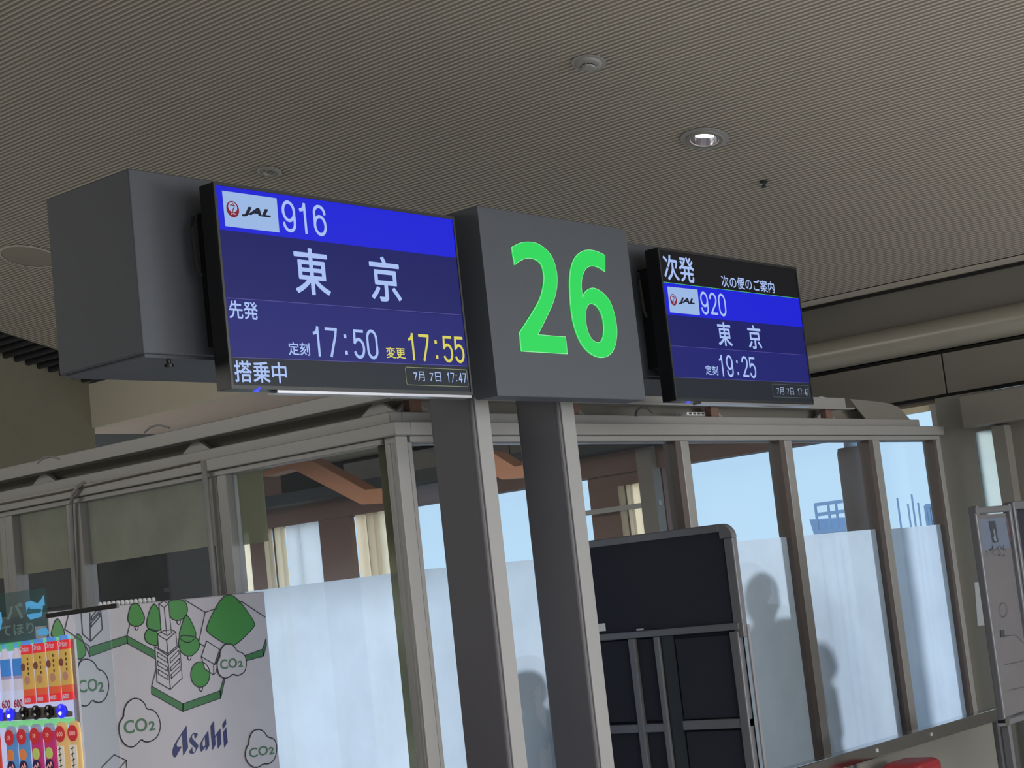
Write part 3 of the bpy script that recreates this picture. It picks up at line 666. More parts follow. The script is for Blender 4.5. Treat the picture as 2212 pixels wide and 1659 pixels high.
screen('larger-lettered flight screen left of the number 26, headed 916', 2.941, 3.887, None,
       [(None, GRY), (None, NAV, m1, b1), (None, NAV2, g1, m1), (None, BLU, b1, 2.833 - .009)],
       [('916', (613.5, 500.5), (699, 445), W1, DG), ('東', (639, 634.5), (705.4, 541), W1, KB), ('京', (802.9, 649.5), (858.5, 558.3), W1, KB),
        ('先発', (494.9, 687.8), (554.2, 653.3), W1, KB), ('定刻', (623.5, 766.8), (666.8, 741), W1, dict(emb=.014)), ('17:50', (681, 770.4), (810.7, 713), W1, DG),
        ('変更', (834.4, 773.5), (873.5, 751.4), YL, dict(emb=.014)), ('17:55', (886.5, 779.3), (997.2, 726.5), YL, DG),
        ('搭乗中', (507.3, 825.6), (616.2, 783), W1, KB), ('7月', (894, 823), (915, 803), W1, {}), ('7日', (928.5, 824.5), (950.5, 804.5), W1, {}), ('17:47', (966.5, 826), (1004.4, 806), W1, {})],
       [([(489.4, 643.3), (994.4, 680.4)], .0014, LN), ([(499.7, 771.6), (1007, 790.8)], .0014, LN)], ex1)
gl2 = (zv(1432.4, 609.4) + zv(1723, 644.8)) / 2; bb2 = (zv(1439.2, 680.3) + zv(1728.6, 705.6)) / 2; m2 = (zv(1448.9, 746.8) + zv(1737.5, 767)) / 2; g2 = (zv(1453.9, 814.7) + zv(1745, 827.3)) / 2
def ex2(t, scn):
    logo(scn, [(1440.5, 619), (1505.8, 625.8), (1511.4, 681), (1446.8, 674.7)], (1453.9, 647.6), 14.7, 24.8, (1465.3, 657.5), (1498.5, 645.5))
    date_frame(scn, [(1667.3, 829.9), (1746, 833), (1747.6, 859.8), (1669.5, 857.5)], FR2)
    q = PS.pt(*PS.uv(1489, 867.7)); MB().box(q.x - .012, q.x + .0, SY - .004, SY + .004, 2.281, 2.286).build('power_light', glow('blue power light small', (60, 60, 255), 2.0), t)
screen('flight screen right of the number 26 with green rule, headed 920', 4.966, 5.922, None,
       [(None, GRY), (None, NAV, m2, bb2), (None, NAV2, g2, m2), (None, BLU, bb2, gl2), (None, BLK, gl2, 2.833 - .009)],
       [('次発', (1435.7, 604.5), (1494.9, 557.5), W1, KB), ('次の便のご案内', (1558.8, 620), (1669.9, 608.6), W1, dict(emb=.012)), ('920', (1516.7, 679), (1563.3, 635.4), W1, DG),
        ('東', (1552.7, 746.8), (1576, 697.5), W1, KB), ('京', (1618, 753), (1640, 703.8), W1, KB), ('定刻', (1524.3, 809.6), (1548.9, 790.4), W1, dict(emb=.012)),
        ('19:25', (1557.4, 813.6), (1628, 770.9), W1, DG), ('7月', (1678.5, 852.4), (1691.5, 837), W2, {}), ('7日', (1700, 853), (1712.7, 838), W2, {}), ('17:47', (1724, 853.8), (1744.5, 839.4), W2, {})],
       [([(1432.4, 609.4), (1723, 644.8)], .002, GRN), ([(1448.9, 746.8), (1737.5, 767)], .0012, LN), ([(1453.9, 814.7), (1745, 827.3)], .0012, LN)], ex2)

# ------------------------------------------------------------------ ceiling fittings
def ceil_c(px, py): p = onS(px, py, -.007); return Vector((p.x, p.y, p.z))
c = ceil_c(1272, 135)
t = thing('smoke_detector', c, 'round white smoke detector on the ceiling near the top edge', 'smoke detector')
MB().lathe(c, [(.038, 0), (.070, -.001), (.070, -.004), (.055, -.006)], 32, axis=CN).build('flange', M['alu'], t, smooth=True)
MB().lathe(c, [(.055, -.004), (.053, -.009), (.042, -.015), (.025, -.016)], 32, axis=CN).build('housing', M['alu'], t, smooth=True)
MB().lathe(c, [(.026, -.015), (.026, -.021)], 24, axis=CN, cap=False).build('chamber_gap', M['black'], t)
MB().lathe(c, [(.024, -.021), (.028, -.021), (.025, -.026), (.010, -.027)], 24, axis=CN).build('chamber_cap', M['alu'], t, smooth=True)
for k in range(4):
    a = k * math.pi / 2 + .3; MB().bar(c + Vector((.024 * math.cos(a), .024 * math.sin(a), -.024)), c + Vector((.044 * math.cos(a), .044 * math.sin(a), -.014)), .004).build('rib', M['alu'], t)
def downlight(px, py, r, lit, label, flip=False):
    c = ceil_c(px, py); t = thing('downlight', c, label, 'ceiling light')
    MB().lathe(c, [(r * .62, .0), (r, -.001), (r * 1.0, -.005), (r * .80, -.007)], 40, axis=CN, cap=False).build('outer_ring', M['alu'], t, smooth=True)
    MB().lathe(c, [(r * .80, -.007), (r * .76, -.012), (r * .60, -.012), (r * .57, -.006)], 40, axis=CN, cap=False).build('inner_ring', M['wall'], t, smooth=True)
    if lit:
        MB().lathe(c, [(r * .57, -.008), (r * .52, .03), (r * .34, .058)], 40, axis=CN, cap=False).build('reflector', M['chrome'], t, smooth=True)
        MB().lathe(c, [(.001, .022), (r * .34, .022), (r * .36, .038), (r * .36, .056)], 32, axis=CN).build('lamp', glow('downlight lamp', (255, 226, 232), 20.0), t)
    else:
        MB().lathe(c, [(r * .57, -.008), (r * .50, .01), (r * .3, .02), (.002, .022)], 32, axis=CN, cap=False).build('diffuser', M['alu'], t, smooth=True)
    return t
downlight(1522, 298, .105, True, 'lit round downlight glowing pinkish white on the right of the ceiling')
downlight(582, 370, .058, False, 'small unlit round ceiling fitting above the larger screen')
c = ceil_c(63, 553)
t = thing('ceiling_speaker', c, 'large dim flush round ceiling speaker at the far left edge', 'speaker')
MB().lathe(c, [(.150, 0), (.148, -.004), (.137, -.006)], 36, axis=CN).build('grille', M['groove'], t, smooth=True)
MB().lathe(c, [(.148, -.001), (.160, -.001), (.160, -.006), (.148, -.006)], 36, axis=CN, cap=False).build('rim', M['rib'], t, smooth=True)
c = ceil_c(1650, 392)
t = thing('sprinkler', c, 'tiny dark sprinkler head on the ceiling above the smaller screen', 'sprinkler')
MB().lathe(c, [(.020, 0), (.018, -.004), (.006, -.006), (.006, -.018), (.003, -.02)], 20, axis=CN).build('escutcheon', M['dark'], t, smooth=True)
MB().lathe(c, [(.013, -.026), (.013, -.028)], 16, axis=CN).build('deflector', M['black'], t)
MB().bar(c + Vector((.006, 0, -.012)), c + Vector((.010, 0, -.027)), .003).bar(c + Vector((-.006, 0, -.012)), c + Vector((-.010, 0, -.027)), .003).build('yoke_arm', M['dark'], t)

# ------------------------------------------------------------------ mobile notice board with lattice frames, behind the right post
BXp = 5.0
t = thing('mobile_notice_board', (BXp, 3.5, 0), 'navy felt mobile notice board with grey frame, standing behind the right post', 'notice board')
yR, yL, zT = 3.162, 3.90, 1.848
box('felt_panel', M['navy'], t, BXp + .008, BXp + .018, yR + .03, yL, 1.50, zT - .022)
box('back_panel', M['navy'], t, BXp + .021, BXp + .027, yR + .02, yL, .40, 1.50)
F_ = lambda n, *a: box(n, M['frame'], t, *a, bevel=.004)
F_('top_bar', BXp, BXp + .03, yR + .05, yL, zT - .027, zT)
F_('right_bar', BXp, BXp + .03, yR, yR + .037, 1.46, zT - .05)
mb = MB(); cc = (yR + .05, zT - .05)
lp = [(BXp, cc[0], cc[1])] + [(BXp, cc[0] - .05 * math.cos(a * math.pi / 16), cc[1] + .05 * math.sin(a * math.pi / 16)) for a in range(9)]
mb.prism(lp, (.03, 0, 0)).build('corner_cap', M['frame'], t)
F_('middle_bar', BXp - .004, BXp + .03, yR + .015, yL, 1.486, 1.510)
F_('lower_side_bar', BXp - .0065, BXp + .032, yR + .02, yR + .055, .35, 1.482)
box('side_strip', M['silver'], t, BXp + .02, BXp + .034, yR - .004, yR + .002, .3, 1.50)
for z0, z1 in ((1.195, 1.47), (.80, 1.15), (.42, .76)):
    box('felt_panel', M['navy'], t, BXp + .008, BXp + .018, 3.19, 3.45, z0, z1)
    box('felt_panel', M['navy'], t, BXp + .012, BXp + .02, 3.535, 3.615, z0, z1 + .01)
    box('felt_panel', M['navy'], t, BXp + .008, BXp + .018, 3.65, 3.9, z0, z1 + .01)
F_('cross_bar', BXp - .002, BXp + .025, yR + .02, 3.455, 1.158, 1.19)
F_('cross_bar', BXp - .002, BXp + .025, 3.52, yL, 1.155, 1.185)
F_('cross_bar', BXp - .002, BXp + .025, yR + .02, 3.455, .765, .795)
F_('cross_bar', BXp - .002, BXp + .025, 3.52, yL, .765, .795)
F_('upright_bar', BXp - .0045, BXp + .020, 3.512, 3.535, .35, 1.485)
F_('upright_bar', BXp - .0045, BXp + .020, 3.618, 3.645, .35, 1.485)
box('upright_bar', M['bezel'], t, BXp + .006, BXp + .02, 3.455, 3.512, .35, 1.485)
F_('foot', BXp - .25, BXp + .28, yR + .01, yR + .05, .0, .05); F_('foot', BXp - .25, BXp + .28, yL - .05, yL - .01, .0, .05)
F_('foot_post', BXp, BXp + .025, yR + .01, yR + .05, .05, .35); F_('foot_post', BXp, BXp + .025, yL - .05, yL - .01, .05, .35)
q = onX(1298, 1355, BXp + .005)
tag(MB().box(BXp + .002, BXp + .006, q.y - .02, q.y + .06, q.z - .014, q.z + .013).build('paper_note', M['white']), 'small cream paper tag on the navy board beside the right post', 'paper')
box('latch', M['silver'], t, BXp - .006, BXp, 3.57, 3.60, 1.512, 1.518)

# ------------------------------------------------------------------ display boards at the far right edge
BYp = 2.8
t = stand = thing('poster_stand', (6.35, BYp, 0), 'framed poster board under clear cover at the far right edge', 'poster stand')
xa, xb = 6.147, 6.462; zt, zb = 1.820, 1.012
box('poster', mat('brownish grey poster', (96, 90, 90), .5), t, xa + .012, xb - .006, BYp + .012, BYp + .02, zb + .02, zt - .03)
box('poster_print', mat('blue grey print', (92, 98, 112), .5), t, xa + .022, xb - .02, BYp + .009, BYp + .012, 1.655, zt - .045)
pk = mat('dark print', (42, 48, 58), .5)
PB = Plane('Y', BYp + .009); pf = lambda x, y: (x / 10.37 + 2090, y / 10.37 + 1080)
poly('poster_mark', PB, PB.px([pf(*p) for p in ((465, 480), (615, 470), (690, 940), (560, 960))]), pk, t, .001)
poly('poster_mark', PB, PB.px([pf(*p) for p in ((575, 640), (605, 700), (620, 800), (625, 850), (650, 900), (615, 935), (585, 900), (570, 850), (590, 790), (565, 700))]), mat('grey print', (112, 114, 122), .5), t, .002)
mb = MB(); random.seed(3)
for k in range(46):
    x = 410 + random.random() * 460; y = 1030 + random.random() * 220 - (x - 640) * .06
    a, b = PB.px([pf(x, y), pf(x + random.uniform(-25, 25), y + random.uniform(-50, 50))]); ribbon(mb, PB, [a, b], .0025, .0015)
o = mb.build('print_strokes', pk, t); o['kind'] = 'stuff'
poly('poster_mark', PB, PB.px([pf(*p) for p in ((860, 415), (945, 410), (1020, 930), (940, 940))]), mat('maroon print', (88, 62, 66), .5), t, .001)
pg = lambda x, y: (x / 4.88 + 2120, y / 4.88 + 1240)
ci = PB.px([pg(230 + 42 * math.cos(a * math.pi / 10), 378 + 76 * math.sin(a * math.pi / 10)) for a in range(20)])
ribbon(MB(), PB, ci, .002, .001, True).build('poster_mark', pk, t)
poly('poster_mark', PB, PB.px([pg(*p) for p in ((200, 590), (240, 590), (245, 665), (205, 665))]), pk, t, .001)
mb = MB()
for a in (((245, 955), (440, 915)), ((290, 1225), (445, 1190)), ((245, 655), (360, 640)), ((360, 640), (440, 720))): ribbon(mb, PB, PB.px([pg(*p) for p in a]), .0018, .001)
mb.build('poster_rule', pk, t)
FB = lambda n, *a: box(n, M['frame'], t, *a, bevel=.005)
FB('frame_bar', xa + .01, xb, BYp - .005, BYp + .025, zt - .025, zt); FB('frame_bar', xa - .008, xa + .014, BYp - .005, BYp + .025, zb, zt - .012); FB('frame_bar', xb - .01, xb + .012, BYp - .005, BYp + .025, zb - .0, zt + .006); FB('frame_bar', xa, xb, BYp - .005, BYp + .025, zb - .01, zb + .012)
MB().lathe((xa + .008, BYp - .006, zt - .012), [(.018, 0), (.018, .03)], 20, axis=(0, 1, 0)).build('corner_cap', M['frame'], t, smooth=True)
MB().lathe((xa + .008, BYp - .006, zb + .006), [(.018, 0), (.018, .03)], 20, axis=(0, 1, 0)).build('corner_cap', M['chrome'], t, smooth=True)
box('clear_cover', glass('poster cover', haze=.005), t, xa + .01, xb, BYp + .0, BYp + .003, zb + .01, zt - .025)
box('leg', M['frame'], t, xa + .02, xa + .045, BYp + .0, BYp + .025, 0, zb); box('leg', M['frame'], t, xb - .03, xb - .005, BYp, BYp + .025, 0, zb)
box('foot', M['frame'], t, xa + .02, xa + .045, BYp - .25, BYp + .25, 0, .03); box('foot', M['frame'], t, xb - .03, xb - .005, BYp - .25, BYp + .25, 0, .03)
t = thing('notice_board', (6.9, BYp, 0), 'dark felt notice board in metal frame cut by the right picture edge', 'notice board')
box('felt_panel', M['navy'], t, 6.50, 7.3, BYp + .01, BYp + .02, 1.45, 1.80)
box('white_panel', M['wall'], t, 6.50, 7.3, BYp + .01, BYp + .02, 1.0, 1.44)
box('frame_bar', M['frame'], t, 6.478, 6.502, BYp - .012, BYp + .03, 1.0, 1.81, bevel=.005); box('frame_bar', M['frame'], t, 6.478, 7.3, BYp - .012, BYp + .03, 1.80, 1.832, bevel=.005); box('frame_bar', M['frame'], t, 6.478, 7.3, BYp - .012, BYp + .03, .98, 1.0, bevel=.005)
box('leg', M['frame'], t, 6.49, 6.515, BYp, BYp + .025, 0, .98); box('leg', M['frame'], t, 7.27, 7.295, BYp, BYp + .025, 0, .98); box('foot', M['frame'], t, 6.49, 6.515, BYp - .28, BYp + .28, 0, .03); box('foot', M['frame'], t, 7.27, 7.295, BYp - .28, BYp + .28, 0, .03)
PW = Plane('X', XR - .002)
lp = PW.px([(2105, 1258), (2122, 1256), (2134, 1350), (2112, 1352)])
tag(MB().prism([PW.pt(*p) for p in lp], (.0015, 0, 0)).build('wall_notice', M['white']), 'blank white paper sheet taped to the end wall beside the poster board', 'paper')
MB().bar(onY(2124, 1258, BYp + .03), onY(2145, 1408, BYp + .03), .012, .02).build('side_strip', M['frame'], stand)

# ------------------------------------------------------------------ low barrier with steel handrail
HY = 3.50
hz = onY(2140, 1534, HY).z
hx1 = onY(2160, 1532, HY).x
t = thing('handrail_barrier', (6.4, HY, 0), 'low grey panel barrier with flat steel handrail before the glazed front', 'barrier')
box('handrail', M['chrome'], t, 5.12, hx1 + .02, HY - .005, HY + .06, hz - .055, hz, bevel=.004)
xm = onY(1845, 1640, HY).x
for a, b in ((5.14, xm - .03), (xm + .03, hx1 - .06)):
    box('infill_panel', M['wall'], t, a, b, HY + .02, HY + .035, .08, hz - .06)
box('barrier_post', M['silver'], t, xm - .03, xm - .015, HY, HY + .05, 0, hz - .055); box('barrier_post', M['dark'], t, xm - .015, xm + .015, HY + .005, HY + .05, 0, hz - .055); box('barrier_post', M['silver'], t, xm + .015, xm + .028, HY, HY + .05, 0, hz - .055)
box('barrier_post', M['frame'], t, hx1 - .055, hx1 - .03, HY, HY + .05, 0, hz - .055); box('barrier_post', M['dark'], t, hx1 - .03, hx1 - .01, HY + .005, HY + .05, 0, hz - .055); box('barrier_post', M['frame'], t, hx1 - .01, hx1 + .015, HY, HY + .05, 0, hz - .055)
for px, py in ((1895, 1621), (2012, 1586)):
    q = onY(px, py, HY - .006); MB().box(q.x - .006, q.x + .006, HY - .009, HY - .004, q.z - .007, q.z + .007).build('clip', M['white'], t)
q = onY(1955, 1648, HY - .1)
t = thing('suitcase', (q.x, HY - .12, 0), 'rounded red plastic case top at the foot of the barrier', 'case')
box('case_shell', M['red'], t, q.x - .11, q.x + .10, HY - .22, HY - .04, .03, q.z + .012, bevel=.03)
for dx in (-.08, .07):
    for dy in (-.19, -.07): MB().lathe((q.x + dx, HY + dy, .02), [(.02, -.01), (.02, .01)], 12, axis=(1, 0, 0)).build('wheel', M['black'], t)

# ------------------------------------------------------------------ vending machine
VX0, VX1, VY, VZ = 3.272, 4.187, 4.62, 1.793
vm = thing('vending_machine', (3.73, 5.3, 0), 'white drinks vending machine with green tree and cloud artwork on its side', 'vending machine')
box('cabinet', M['vwhite'], vm, VX0, VX1, VY, 6.0, .06, VZ, bevel=.004)
for x in (VX0 + .05, VX1 - .05):
    for y in (VY + .06, 5.94): box('foot', M['black'], vm, x - .03, x + .03, y - .03, y + .03, 0, .06)
DXp = 3.215
D = Plane('X', DXp)
yc = D.uv(157, 1373); yR_ = -D.uv(171, 1655)[0]
box('front_door', M['vwhite'], vm, DXp + .004, DXp + .014, -D.uv(166, 1500)[0], 6.0, .15, 1.70, bevel=.002)
box('door_body', M['vwhite'], vm, DXp + .014, VX0, VY + .01, 6.0, .15, 1.75)
PV = Plane('Y', VY)
zA = lambda x, y: (x / 4.2643 + 200, y / 4.2643 + 1270)
zB = lambda x, y: (x / 2.8656, y / 2.8656 + 1080)
art = thing('side_artwork', (0, 0, 0)); bpy.data.objects.remove(art)
cab = [c for c in kids(vm) if c.name.startswith('cabinet')][0]
AG = mat('printed leaf green', (38, 112, 32), .45, var=.03); AB = mat('printed dark band green', (30, 92, 40), .45); AL = flat('printed black line', (24, 24, 34)); AW = mat('printed white', (160, 156, 162), .4, var=.03); AC = flat('printed grey green', (52, 92, 62)); ANV = flat('printed navy blue', (14, 20, 78))
def cut(pts): return pts
ln = MB()
def shape(name, pts, f, m, sm=1, n=.001, outline=True, wd=.0032):
    uvp = PV.px([f(*p) for p in pts])
    uvp = smooth_loop(uvp, sm) if sm else uvp
    uvp = [(min(max(u, VX0 + .001), VX1 - .001), min(v, VZ - .001)) for u, v in uvp]
    poly(name, PV, uvp, m, cab, n)
    if outline: ribbon(ln, PV, uvp, wd, n + .0004, True)
def lines(f, *segs, wd=.0032, n=.0022):
    for s in segs: ribbon(ln, PV, [(min(u, VX1 - .002), min(v, VZ)) for u, v in PV.px([f(*p) for p in s])], wd, n)
band = lambda pts, f=zA, n=.0008: shape('artwork_band', pts, f, AB, 0, n)
band([(552, 912), (785, 840), (788, 886), (553, 970)], zB); band([(315, 440), (578, 585), (578, 655), (318, 512)]); band([(542, 905), (830, 1068), (830, 1138), (542, 975)]); band([(830, 1068), (1172, 948), (1180, 1015), (830, 1138)])
band([(1172, 948), (1205, 835), (1218, 840), (1180, 1015)]); band([(1395, 625), (1565, 565), (1575, 628), (1400, 675)]); band([(1565, 565), (1595, 470), (1600, 520), (1575, 628)])
lines(zA, [(315, 440), (340, 335)], [(542, 905), (585, 740)], [(842, 108), (1035, 225), (975, 500)], [(1035, 225), (1145, 188)], [(980, 510), (1030, 540)], [(1345, 135), (1370, 125), (1585, 268)])
lines(zB, [(425, 700), (400, 800), (550, 905)], [(500, 690), (510, 830), (560, 875), (632, 800), (622, 680)], [(555, 700), (558, 870)], [(565, 725), (600, 680)], [(565, 725), (566, 745), (612, 690)], [(562, 765), (615, 700), (617, 722), (564, 785), (562, 765)], [(530, 905), (552, 960)], [(628, 1655), (705, 1577), (780, 1612), (783, 1658)], [(740, 1658), (780, 1612)])
tree = lambda pts, f=zA, sm=2, n=.0012: shape('artwork_tree', pts, f, AG, sm, n)
def trunk(x, y, h=38, f=zA): shape('artwork_trunk', [(x - 15, y - 4), (x - 15, y + h * .6), (x, y + h), (x + 15, y + h * .6), (x + 15, y - 4)], f, AW, 1, .0009)
trunk(404, 354); trunk(791, 302); trunk(890, 630); trunk(996, 917)
tree([(415, 140), (360, 140), (335, 205), (318, 290), (340, 335), (400, 362), (460, 335), (482, 280), (455, 210)])
tree([(500, 380), (472, 440), (490, 500), (560, 532), (600, 532), (600, 400), (545, 380)])
tree([(560, 140), (520, 210), (488, 345), (530, 392), (590, 402), (640, 375), (640, 260), (590, 170)], n=.0014)
tree([(690, 108), (695, 210), (720, 285), (775, 306), (840, 285), (880, 215), (855, 108)])
tree([(800, 440), (785, 520), (812, 600), (890, 640), (960, 590), (990, 530), (960, 450), (870, 440)])
tree([(862, 245), (840, 275), (785, 450), (840, 500), (900, 503), (965, 440), (900, 290)], n=.0014)
tree([(1195, 62), (1310, 62), (1500, 320), (1480, 370), (1320, 528), (1250, 535), (1060, 420), (1040, 360)], sm=2)
shape('artwork_tree', [(990 + 88 * math.cos(a * math.pi / 12), 798 + 118 * math.sin(a * math.pi / 12)) for a in range(24)], zA, AG, 0, .0012)
tree([(350, 715), (315, 820), (318, 850), (400, 850), (395, 800)], zB)
tree([(480, 800), (445, 920), (475, 985), (510, 985), (540, 935)], zB)
AWf = lambda pts, n=.0016: shape('artwork_building', pts, zA, AW, 0, n)
AWf([(572, 545), (688, 625), (800, 535), (822, 832), (713, 935), (592, 865)], .0016)
AWf([(595, 430), (650, 395), (722, 385), (762, 405), (775, 535), (690, 605), (605, 560)], .0018)
AWf([(608, 150), (650, 122), (695, 145), (722, 415), (683, 440), (630, 410)], .0020)
AWf([(1048, 490), (1175, 572), (1135, 775), (1112, 800), (1030, 745), (1000, 635)], .0016)
lines(zA, [(608, 150), (655, 180), (695, 145)], [(655, 180), (680, 440)], [(595, 430), (678, 482), (762, 405)], [(678, 482), (690, 605)], [(572, 545), (688, 625), (800, 535)], [(688, 625), (713, 935)], [(1000, 635), (1120, 705), (1165, 570)], [(1120, 705), (1135, 690), (1175, 575)], [(1110, 705), (1112, 800)], n=.0030)
for a, b, c_, d in (((592, 592), (682, 650), (684, 688), (594, 632)), ((594, 672), (684, 730), (687, 768), (597, 714)), ((599, 750), (689, 806), (692, 845), (602, 793)), ((710, 655), (790, 572), (793, 608), (713, 690)), ((714, 735), (796, 650), (799, 685), (717, 765)), ((719, 800), (801, 722), (804, 758), (722, 835))):
    lines(zA, [a, b, c_, d, a], n=.0030, wd=.0028)
def cloud(pts, f, co, two_, n=.0034):
    shape('artwork_cloud', pts, f, AW, 1, n, wd=.004)
    cl = MB(); text('', 'CO', PV, f(*co[0]), f(*co[1]), None, None, n + .001, bold=.018, mb=cl); text('', '2', PV, f(*two_[0]), f(*two_[1]), None, None, n + .001, bold=.03, mb=cl); cl.build('artwork_lettering', AC, cab)
cloud([(352, 1028), (385, 1016), (430, 1026), (475, 1065), (490, 1118), (545, 1120), (592, 1165), (618, 1235), (616, 1310), (588, 1375), (540, 1410), (485, 1422), (440, 1393), (405, 1440), (360, 1470), (305, 1455), (258, 1400), (236, 1320), (238, 1255), (262, 1210), (282, 1185), (282, 1135), (308, 1065)], zA, ((285, 1352), (492, 1192)), ((515, 1318), (566, 1222)))
cloud([(1200, 528), (1245, 514), (1292, 528), (1325, 585), (1378, 598), (1410, 650), (1410, 735), (1385, 785), (1330, 810), (1285, 792), (1250, 824), (1205, 835), (1160, 802), (1143, 740), (1142, 680), (1168, 640), (1168, 585)], zA, ((1172, 754), (1320, 643)), ((1336, 733), (1373, 668)))
cloud([(1470, 1318), (1520, 1302), (1570, 1318), (1605, 1375), (1662, 1388), (1688, 1430), (1690, 1520), (1662, 1590), (1620, 1622), (1565, 1620), (1520, 1655), (1460, 1648), (1410, 1590), (1400, 1530), (1412, 1470), (1434, 1438), (1438, 1380)], zA, ((1438, 1568), (1605, 1448)), ((1620, 1538), (1661, 1460)))
cloud([(515, 986), (545, 986), (582, 1008), (600, 1050), (638, 1060), (664, 1105), (670, 1160), (657, 1215), (635, 1247), (600, 1256), (566, 1237), (545, 1268), (520, 1278), (483, 1264), (474, 1235), (472, 1200), (472, 1080), (478, 1040), (490, 1003)], zB, ((482, 1198), (596, 1102)), ((606, 1190), (636, 1124)))
ln.build('artwork_lines', AL, cab)['kind'] = 'stuff'
z6 = lambda x, y: (x / 15.8 + 360, y / 15.8 + 1540)
logoA = [
    [(675, 425), (640, 480), (330, 960), (250, 1100), (205, 1240), (190, 1350), (210, 1450), (240, 1510), (290, 1520), (330, 1470), (505, 1160), (450, 1155), (380, 1165), (345, 1130), (338, 1080), (360, 1000), (505, 750), (520, 780), (560, 1455), (600, 1400), (725, 1195), (700, 860)],
    [(955, 910), (1065, 735), (1020, 690), (950, 678), (880, 710), (820, 800), (770, 900), (770, 960), (800, 1030), (985, 1215), (985, 1270), (940, 1345), (900, 1350), (880, 1320), (870, 1160), (765, 1320), (780, 1370), (830, 1395), (900, 1390), (960, 1350), (1060, 1190), (1080, 1120), (1050, 1060), (870, 870), (858, 800), (890, 740), (925, 720), (945, 800)],
    [(1415, 595), (1180, 960), (1135, 1080), (1125, 1200), (1150, 1290), (1190, 1335), (1325, 1150), (1330, 1300), (1350, 1290), (1455, 1110), (1440, 880)],
    [(1610, 262), (1490, 450), (1505, 700), (1550, 1265), (1580, 1240), (1670, 1070), (1650, 850), (1705, 765), (1740, 1225), (1770, 1200), (1865, 1040), (1830, 525), (1640, 790)],
    [(2015, 195), (1895, 400), (1910, 575), (2030, 380)], [(2030, 480), (1920, 670), (1960, 1190), (2080, 1000)]]
for i, l in enumerate(logoA):
    uvp = PV.px([z6(*p) for p in l])
    loops = [uvp]
    if i == 2: loops.append(PV.px([z6(*p) for p in ((1300, 830), (1230, 960), (1215, 1080), (1250, 1170), (1320, 1090))]))
    poly('artwork_logo_letter', PV, loops, ANV, cab, .0012)
# white dots along the cabinet top, standing in for the blind's reflection
for k in range(13):
    q = onY(216 + k * 9.6, 1306 - k * 1.08, VY + .03)
    MB().lathe((q.x, VY + .03, VZ + .0), [(.006, 0), (.0075, .006), (.006, .014), (.002, .016)], 10).build('reflection_dot', M['white'], vm)
# clear acrylic guard with black top edge and the blue sticker header
tgd = thing('acrylic_guard', (DXp - .02, 4.5, 1.3), 'clear acrylic guard with black top edge beside the vending machine', 'guard')
g0 = onX(254, 1305, 3.17); g1_ = onX(101, 1328, 3.17)
MB().bar(g0 + Vector((0, 0, -.004)), g1_ + Vector((0, 0, -.004)), .008, .014).build('top_edge', M['black'], tgd)
MB().box(3.168, 3.171, onX(236, 1330, 3.17).y, onX(160, 1330, 3.17).y, 1.30, g0.z - .008).build('clear_sheet', glass('blue clear sheet', (0.93, .97, .99), .02, (.5, .6, .7), .03), tgd)
ST = Plane('X', 3.19)
st = thing('header_sticker', (3.19, 4.7, 1.72), 'translucent green and blue header sheet standing above the drinks display', 'sticker sheet')
smat = frost('green tinted film', (.10, .22, .20), .45, .3)
poly('film_sheet', ST, ST.px([(-60, 1290), (100, 1270), (106, 1376), (-60, 1402)]), smat, st, 0)
zC4 = lambda x, y: (x / 12.29, y / 12.29 + 1270)
SB = mat('sky blue print', (80, 170, 225), .5, emit=(80, 170, 225), estr=.35); SG = mat('pale grey green print', (120, 150, 150), .6); ST_ = mat('teal print', (50, 120, 140), .6)
poly('sticker_print', ST, ST.px([zC4(*p) for p in ((680, 385), (740, 370), (830, 335), (900, 370), (1010, 400), (1090, 310), (1170, 180), (1200, 460), (1150, 470), (1120, 760), (820, 845), (730, 745))]), SB, st, .001)
poly('sticker_print', ST, ST.px([zC4(*p) for p in ((730, 590), (790, 480), (810, 560), (1090, 550), (1120, 600), (1080, 650), (800, 690), (730, 700))]), ST_, st, .002)
poly('sticker_print', ST, ST.px([zC4(*p) for p in ((990, 1130), (1060, 1090), (1240, 1060), (1320, 1180), (1290, 1240), (1050, 1265), (985, 1200))]), SB, st, .001)
poly('sticker_print', ST, ST.px([zC4(*p) for p in ((-20, 640), (40, 640), (70, 900), (20, 1120), (-20, 1130))]), SB, st, .001)
text('sticker_lettering', 'てほり', ST, zC4(60, 1300), zC4(900, 900), SG, st, .0015, bold=.02)
text('sticker_lettering', 'バ', ST, zC4(180, 860), zC4(620, 370), SG, st, .0015, bold=.03)

drinks = []
# lit display window
zC = lambda x, y: (x / 11.06, y / 11.06 + 1370)
zD = lambda x, y: (x / 11.13, y / 11.13 + 1510)
yd0 = -D.uv(168, 1600)[0]
back = poly('display_back', D, [(-5.95, 1.20), (-yd0, 1.20), (-yd0, 1.70), (-5.95, 1.70)], glow('backlit display panel', (196, 200, 236), .85), vm, .004)
GR1 = mat('lit grass print', (120, 190, 130), .5, var=.35, scale=60, emit=(110, 190, 130), estr=.75)
GR2 = mat('lit green header', (70, 150, 105), .5, var=.1, emit=(78, 165, 112), estr=.75)
def strip(name, m, pts, f, n): return poly(name, D, D.px([f(*p) for p in pts]), m, vm, n)
strip('header_strip', GR2, [(-900, 330), (0, 215), (1090, 100), (990, 190), (560, 240), (640, 360), (0, 430), (-900, 500)], zC, .006)
strip('header_strip', GR1, [(1000, 185), (1110, 90), (1735, 20), (1745, 150), (1160, 215), (680, 235)], zC, .007)
strip('button_panel', M['wallpanel'], [(-900, 300), (0, 245), (1650, 150), (1700, 270), (1815, 290), (1815, 410), (0, 530), (-900, 600)], zD, .010)
